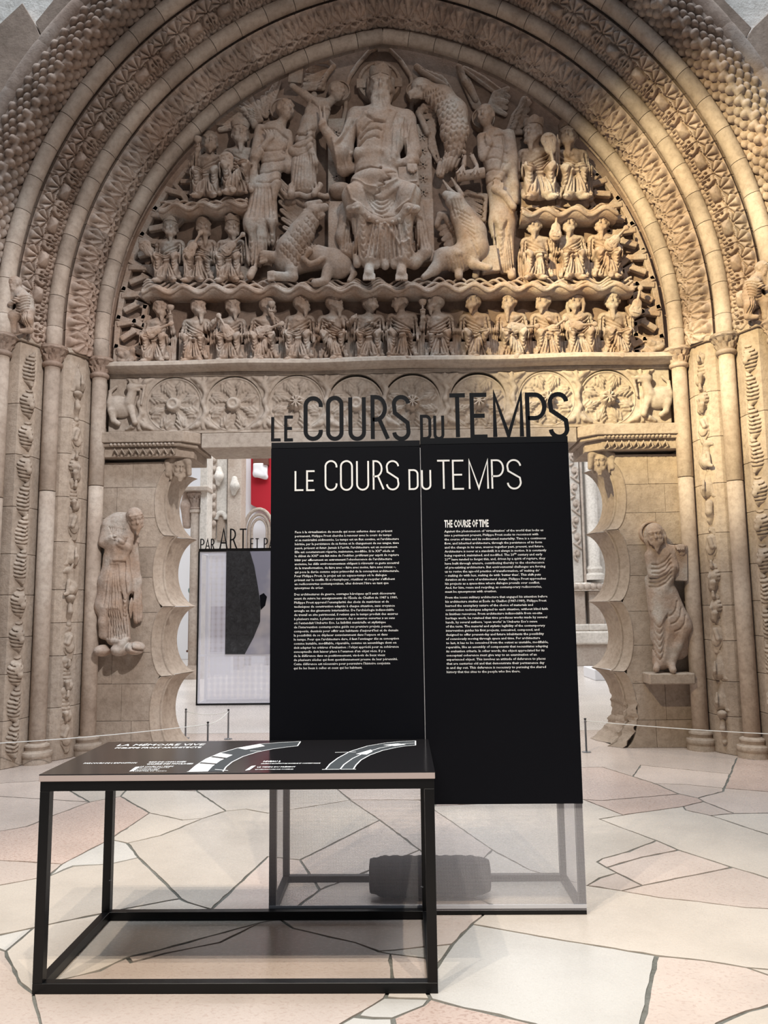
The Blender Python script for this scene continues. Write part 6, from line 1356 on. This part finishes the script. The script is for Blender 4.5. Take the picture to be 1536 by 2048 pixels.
# ------------------------------------------------------------------ low barrier posts and cords
def post(x, y, label, h=.36):
    g = G(x, y, h); T = thing('barrier_post', (g[0], g[1], 0), label, 'post', 'low barrier posts')
    m = MB().lathe([(.05, 0), (.05, .006), (.012, .009), (.0105, .012), (.0105, h-.05), (.0135, h-.048), (.0135, h-.03), (.0105, h-.028), (.0105, h), (0.001, h)], n=16).me('post'); smooth_by_angle(m, 40); link('post', m, 'metal_grey', T)
    MB().lathe([(.0115, h-.016), (.0135, h-.014), (.0135, h-.006), (.0115, h-.004)], n=16).obj('cap_ring', 'metal_black', T, True); return np.array([g[0], g[1], h-.03])
pa = post(372, 1417, 'low metal barrier post farthest to the left in the doorway'); pb = post(416, 1443, 'low metal barrier post nearest the table in the left of the doorway'); pc = post(457, 1418, 'low metal barrier post beside the black panel, left'); pd = post(1170, 1436, 'low metal barrier post right of the black panel')
def cord(a, b, sag, label):
    pts = [np.array(a)*(1-t)+np.array(b)*t-np.array([0, 0, sag*4*t*(1-t)]) for t in np.linspace(0, 1, 15)]; tag(MB().tube(pts, .0045, 6).obj('barrier_rope', 'rope_white', None, True), label, 'rope', 'thin barrier cords')
cord(pb, (-5.1, -1.55, .35), .05, 'thin white cord stretched along the left jamb'); cord(pc, pb, .03, 'short white cord between two posts in the left of the doorway'); cord(pa, pc, .04, 'thin white cord from the farthest left post to the one by the panel'); cord(pd, (4.7, -1.55, .36), .03, 'thin white cord stretched along the right jamb')

# ------------------------------------------------------------------ gallery beyond the doorway
struct('floor_gallery', MB().bb(-14, 14, 1.36, 20.5, -.12, 0).me('floor_gallery'), 'floor_gallery', 'pale polished floor of the gallery beyond the doorway')
struct('wall_far', MB().bb(-14, 14, 20.0, 20.3, 0, 11).me('wall_far'), 'plaster_white', 'white far wall of the gallery')
struct('wall_side_left', MB().bb(-12.3, -12, 1.5, 20, 0, 11).me('wall_side_left'), 'plaster_white'); struct('wall_side_right', MB().bb(12, 12.3, 1.5, 20, 0, 11).me('wall_side_right'), 'plaster_white')
def pbox(px0, px1, py0, py1, Y, d): a = P(px0, py1, Y); b = P(px1, py0, Y); return (a[0], b[0], Y, Y+d, a[2], b[2])
# second panel with its print
FY = 4.18; fx0 = P(393, 1411, FY)[0]; o3 = np.array([fx0+.82, FY, 0]); FPn = thing('text_panel', o3, 'pale scrim panel with a dark rock photograph in the gallery beyond the doorway', 'panel')
hz = P(400, 1103, FY)[2]; box_frame(FPn, fx0-o3[0], fx0+1.65-o3[0], .004, .52, hz, .04, 'frame_white')
MB().bb(fx0-.012-o3[0], fx0+.012-o3[0], -.004, .03, 0, hz).obj('edge_strip', 'metal_black', FPn); MB().bb(fx0-o3[0], fx0+1.65-o3[0], -.004, .03, -.0, .03).obj('foot_strip', 'metal_black', FPn)
zp0 = P(450, 1309, FY)[2]; MB().bb(fx0-o3[0], fx0+1.65-o3[0], .0, .03, zp0-.03, zp0).obj('mid_rail', 'frame_white', FPn)
MB().bb(fx0+.02-o3[0], fx0+1.63-o3[0], -.0005, .0015, .03, hz).obj('scrim', 'scrim_pale', FPn); MB().bb(fx0+.02-o3[0], fx0+1.63-o3[0], .515, .517, .03, hz).obj('scrim', 'scrim_pale', FPn)
xp0 = P(452, 1200, FY)[0]; ph = MB().bb(xp0-o3[0], fx0+1.65-o3[0], -.012, -.004, zp0, hz-.01).obj('photo_print', 'photo_sky', FPn)
cc = lambda x, y: (lambda w: (w[0]-o3[0], w[2]))(P(340+x/3.413, 880+y/3.413, FY-.014))
MB().prism([cc(*p) for p in ((385, 757), (545, 757), (575, 860), (600, 1000), (618, 1120), (615, 1240), (570, 1350), (510, 1462), (376, 1462))], -.016, -.0125).obj('pictured_rock', 'photo_rock', ph)
MB().prism([cc(*p) for p in ((612, 1060), (640, 1045), (662, 1070), (650, 1130), (620, 1160))], -.015, -.0125).obj('pictured_shape', 'panel_black', ph)
MB().bb(fx0-o3[0], fx0+1.65-o3[0], -.006, .008, hz-.005, hz+.045).obj('letter_rail', 'metal_black', FPn)
f6 = lambda L: [(c, 340+a/3.413, 340+b/3.413, 880+t/3.413, 880+u/3.413) for c, a, b, t, u in L]
letters(f6([('P', 206, 236, 674, 748), ('A', 240, 274, 674, 748), ('R', 278, 304, 674, 748), ('A', 336, 396, 604, 748), ('R', 408, 462, 604, 748), ('T', 470, 528, 604, 748), ('E', 548, 574, 670, 746), ('T', 580, 610, 670, 746), ('P', 640, 668, 668, 745), ('A', 674, 708, 668, 745), ('R', 714, 742, 668, 745)]), FY, .024, .012, 'metal_black', FPn, 'cutout_letter', o3)
# casts of church fragments and walls behind it
Yb = 11.5
def slab_thing(name, box, mat, label, cat, bevel=.01):
    x0, x1, y0, y1, z0, z1 = box; o_ = ((x0+x1)/2, y0, z0); return tag(link(name, MB().bb(x0-o_[0], x1-o_[0], 0, y1-y0, 0, z1-z0).me(name, bevel=bevel), mat, loc=o_), label, cat)
f = P(410, 1300, Yb); T = thing('church_facade', (P(432, 1300, Yb)[0], Yb, 0), 'cast of a pale church facade with a carved niche behind the far panel', 'cast')
def fp(px0, px1, py0, py1, d0, d1, nm, mat='stone_pale', zb=None):
    a = P(px0, py1, Yb); c = P(px1, py0, Yb); return MB().bb(a[0]-T.location.x, c[0]-T.location.x, d0, d1, 0 if zb else a[2], c[2]).obj(nm, mat, T, bevel=.01)
fp(398, 456, 820, 1100, .0, .6, 'wall_slab', zb=1); fp(456, 486, 820, 1100, -.15, .5, 'pilaster', 'stone_lintel', zb=1); fp(424, 436, 820, 1078, -.08, .02, 'ornament_strip', 'stone_lintel'); fp(402, 424, 820, 905, -.1, .02, 'carved_panel', 'stone_lintel')
for i in range(12): a = P(430, 850+i*18, Yb); MB().lathe([(.001, -.09), (.05, -.06), (.07, 0), (.05, .06), (.001, .09)], n=10).obj('knop', 'stone_lintel', T, True, loc=(a[0]-T.location.x, -.12, a[2]))
nx = P(443, 1040, Yb); R_ = P(451, 1040, Yb)[0]-nx[0]
MB().prism([(nx[0]-T.location.x+R_*math.cos(t)*1.0, nx[2]+R_*1.4*math.sin(t)) for t in np.linspace(0, math.pi, 12)]+[(nx[0]-T.location.x-R_, nx[2]-.55), (nx[0]-T.location.x+R_, nx[2]-.55)], -.05, .02).obj('niche', 'stone_jamb', T)
pts = [(nx[0]-T.location.x+R_*1.25*math.cos(t), -.06, nx[2]+R_*1.7*math.sin(t)) for t in np.linspace(0, math.pi, 14)]; MB().tube(pts, .07, 8).obj('niche_arch', 'stone_pale', T, True)
for px, py in ((440, 955), (472, 975)): a = P(px, py, Yb); w = Sculpt((-.2, -.2, -.3), (.2, .2, .3), .03); w.chain([(0, 0, .2), (0.02, -.05, 0), (-.02, 0, -.2)], [.08, .12, .06], .05); link('relief', w.mesh('relief'), 'stone_pale', T, (a[0]-T.location.x, -.12 if px < 450 else -.2, a[2]))
# column with carved capital seen through the cusped edge
Yc = 9.0; a = P(391, 1000, Yc); T2 = thing('gallery_column', (a[0], Yc, 0), 'carved column with leafy capital and a figure beside it, seen past the left cusps', 'column')
hs = P(391, 1020, Yc)[2]; m = MB().lathe([(.26, 0), (.26, .1), (.2, .2), (.105, .3), (.10, hs-.08), (.13, hs-.06), (.13, hs), (.11, hs+.01)], n=24).me('shaft'); smooth_by_angle(m, 40); link('shaft', m, 'stone_lintel', T2)
cm = capital_me(.42, .10); link('capital', cm, 'stone_arch', T2, (0, 0, hs)); MB().bb(-.3, .34, -.25, .3, hs+.42, hs+.52).obj('abacus', 'stone_lintel', T2, bevel=.01); MB().bb(.14, .3, -.1, .4, 0, hs+2.2).obj('pier', 'stone_pale', T2, bevel=.01)
w = Sculpt((-.2, -.2, -.5), (.2, .2, .5), .03); w.chain([(0, 0, .3), (0, -.03, .05), (.02, 0, -.4)], [.10, .13, .10], .05); w.ell((0, -.02, .42), (.07, .07, .08), None, .03); link('figure', w.mesh('figure'), 'stone_arch', T2, (-.22, .05, hs+.05))
# white wall, red wall, arch cast, plaster fragment on a bracket
slab_thing('partition', pbox(484, 600, 700, 1180, 13.5, .3)[:4]+(0, 8.2), 'plaster_white', 'white partition wall behind the red wall', 'partition')
cR = lambda x, y: (lambda w: (w[0], w[2]))(P(340+x/3.413, 880+y/3.413, 13.2))
tag(MB().prism([cR(*p) for p in ((548, -200), (900, -200), (900, 640), (672, 630), (672, 500), (548, 436))], 13.3, 13.49).obj('red_wall', 'red_paint'), 'deep red painted wall hanging left of the black panel', 'wall panel')
cw = P(340+610/3.413, 880+200/3.413, 13.0); w = Sculpt((-.3, -.2, -.3), (.3, .25, .3), .03); w.box((0, 0, 0), (.2, .12, .2), None, .04); w.cap((-.1, -.05, -.1), (.15, .0, -.2), .1, .08, .05); w.ell((.2, -.1, .1), (.12, .12, .12), None, .04, 'sub')
T3 = thing('plaster_fragment', (cw[0], 13.06, cw[2]), 'broken white plaster bracket fixed to the red wall', 'cast'); link('block', w.mesh('block'), 'plaster_white', T3, (0, .1, 0)); MB().bb(-.2, .24, .02, .25, .15, 1.6).obj('dark_cast', 'wood_brown', T3)
pA = P(340+605/3.413, 880+700/3.413, 12.8); T4 = thing('arch_cast', (pA[0], 12.8, 0), 'cast of a moulded round arch standing under the red wall', 'cast')
for k, (r_, t_) in enumerate(((.40, .05), (.30, .045), (.22, .04))):
    pts = [(-r_, 0, 0)]+[(r_*math.cos(t), .05*k, pA[2]+.35+r_*1.5*math.sin(t)) for t in np.linspace(math.pi, 0, 14)]+[(r_, 0, 0)]; MB().tube(pts, t_, 8).obj('arch_moulding', 'stone_lintel', T4, True)
# white screen, brown bench front and small green bronze at the left
slab_thing('screen', pbox(340, 405, 1060, 1330, 15.5, .1)[:4]+(0, P(380, 1078, 15.5)[2]), 'plaster_white', 'white display screen seen through the left cusps', 'screen')
T5 = thing('cabinet', (P(386, 1300, 9.9)[0], 9.9, 0), 'brown wooden cabinet seen between the left cusps', 'cabinet'); zt = P(386, 1213, 9.9)[2]; zb = P(386, 1300, 9.9)[2]
MB().bb(-.13, 1.0, 0, .4, zb, zt).obj('body', 'wood_brown', T5, bevel=.01); MB().bb(-.16, 1.03, -.03, .43, zb-.05, zb).obj('plinth', 'wood_brown', T5, bevel=.01); MB().bb(-.1, .9, .05, .35, 0, zb-.05).obj('base', 'plaster_white', T5)
gB = P(388, 1200, 9.7); w = Sculpt((-.3, -.15, -.2), (.3, .15, .35), .02); w.chain([(-.14, 0, .22), (-.05, 0, .1), (.12, 0, -.1)], [.10, .12, .1], .05); w.ell((-.02, -.02, .2), (.05, .05, .06), None, .02)
T6 = tag(link('bronze_bust', w.mesh('bronze_bust'), 'bronze_green', loc=(gB[0], 10.05, zt+.17)), 'small green bronze sculpture on the brown cabinet', 'sculpture')
# right: ornate pilasters of a carved portal
Yr = 11.5; bx = P(1155, 1300, Yr)[0]; T7 = thing('ornate_portal', (bx, Yr, 0), 'cast of an ornate carved portal with scrolled pilaster and column, right of the black panel', 'cast')
X = lambda px: P(px, 1150, Yr)[0]-bx
Z = lambda py: P(1170, py, Yr)[2]
MB().bb(X(1080), X(1260), .35, .9, 0, 7.5).obj('wall_slab', 'stone_pale', T7)
MB().bb(X(1146), X(1167), .0, .4, Z(1165), 7.0).obj('pilaster', 'stone_pale', T7, bevel=.02)
wv = Sculpt((X(1144)-.02, -.14, -.45), (X(1169)+.02, .06, .45), .02); xm = (X(1146)+X(1167))/2; rr = .11
for i in range(2):
    s_ = 1 if i % 2 else -1; zc_ = -.22+.44*i; wv.chain([(xm+s_*rr*math.cos(t)*(1-.09*j), -.03, zc_+rr*1.5*math.sin(t)*(1-.09*j)) for j, t in enumerate(np.linspace(-1.5, 5.5, 12))], [.03]*12, .02); wv.ell((xm, -.03, zc_), (.05, .05, .06), None, .02); wv.cap((xm-s_*.1, -.03, zc_+.15), (xm+s_*.1, -.03, zc_+.3), .03, .02, .02)
sm_ = wv.mesh('scroll_relief')
for i in range(5): link('scroll_relief', sm_, 'stone_lintel', T7, (0, 0, Z(1125)+.44+.88*i))
MB().bb(X(1168), X(1172), -.05, .1, Z(1165), 7.0).obj('bead_strip', 'stone_lintel', T7)
cx_ = X(1190); m = MB().lathe([(.26, Z(1160)), (.26, Z(1150)), (.2, Z(1146)), (.22, Z(1138)), (.155, Z(1130)), (.15, 7.0)], (cx_, .05, 0), 24).me('shaft'); smooth_by_angle(m, 40); link('shaft', m, 'stone_pale', T7)
MB().bb(X(1140), X(1225), -.12, .4, Z(1182), Z(1165)).obj('string_course', 'stone_pale', T7, bevel=.04)
for i in range(7): MB().lathe([(.001, -.1), (.09, -.05), (.1, 0), (.09, .05), (.001, .1)], n=10).obj('boss', 'stone_lintel', T7, True, loc=(X(1146)+.16*i, -.13, (Z(1182)+Z(1165))/2))
for x0, x1 in ((1148, 1168), (1176, 1205)): MB().bb(X(x0), X(x1), -.02, .4, Z(1250), Z(1182)).obj('pedestal', 'stone_lintel', T7, bevel=.02); MB().bb(X(x0)-.06, X(x1)+.06, -.12, .4, Z(1262), Z(1248)).obj('pedestal_base', 'stone_pale', T7, bevel=.03)
MB().bb(X(1130), X(1235), -.25, .4, Z(1288), Z(1262)).obj('plinth_course', 'stone_pale', T7, bevel=.04); MB().bb(X(1130), X(1235), -.15, .4, 0, Z(1288)).obj('plinth', 'stone_lintel', T7, bevel=.01)
# low white plinths
slab_thing('plinth', pbox(1190, 1290, 1300, 1350, 7.6, 1.0)[:4]+(0, .22), 'plaster_white', 'low white display plinth beyond the right doorway pier', 'plinth')
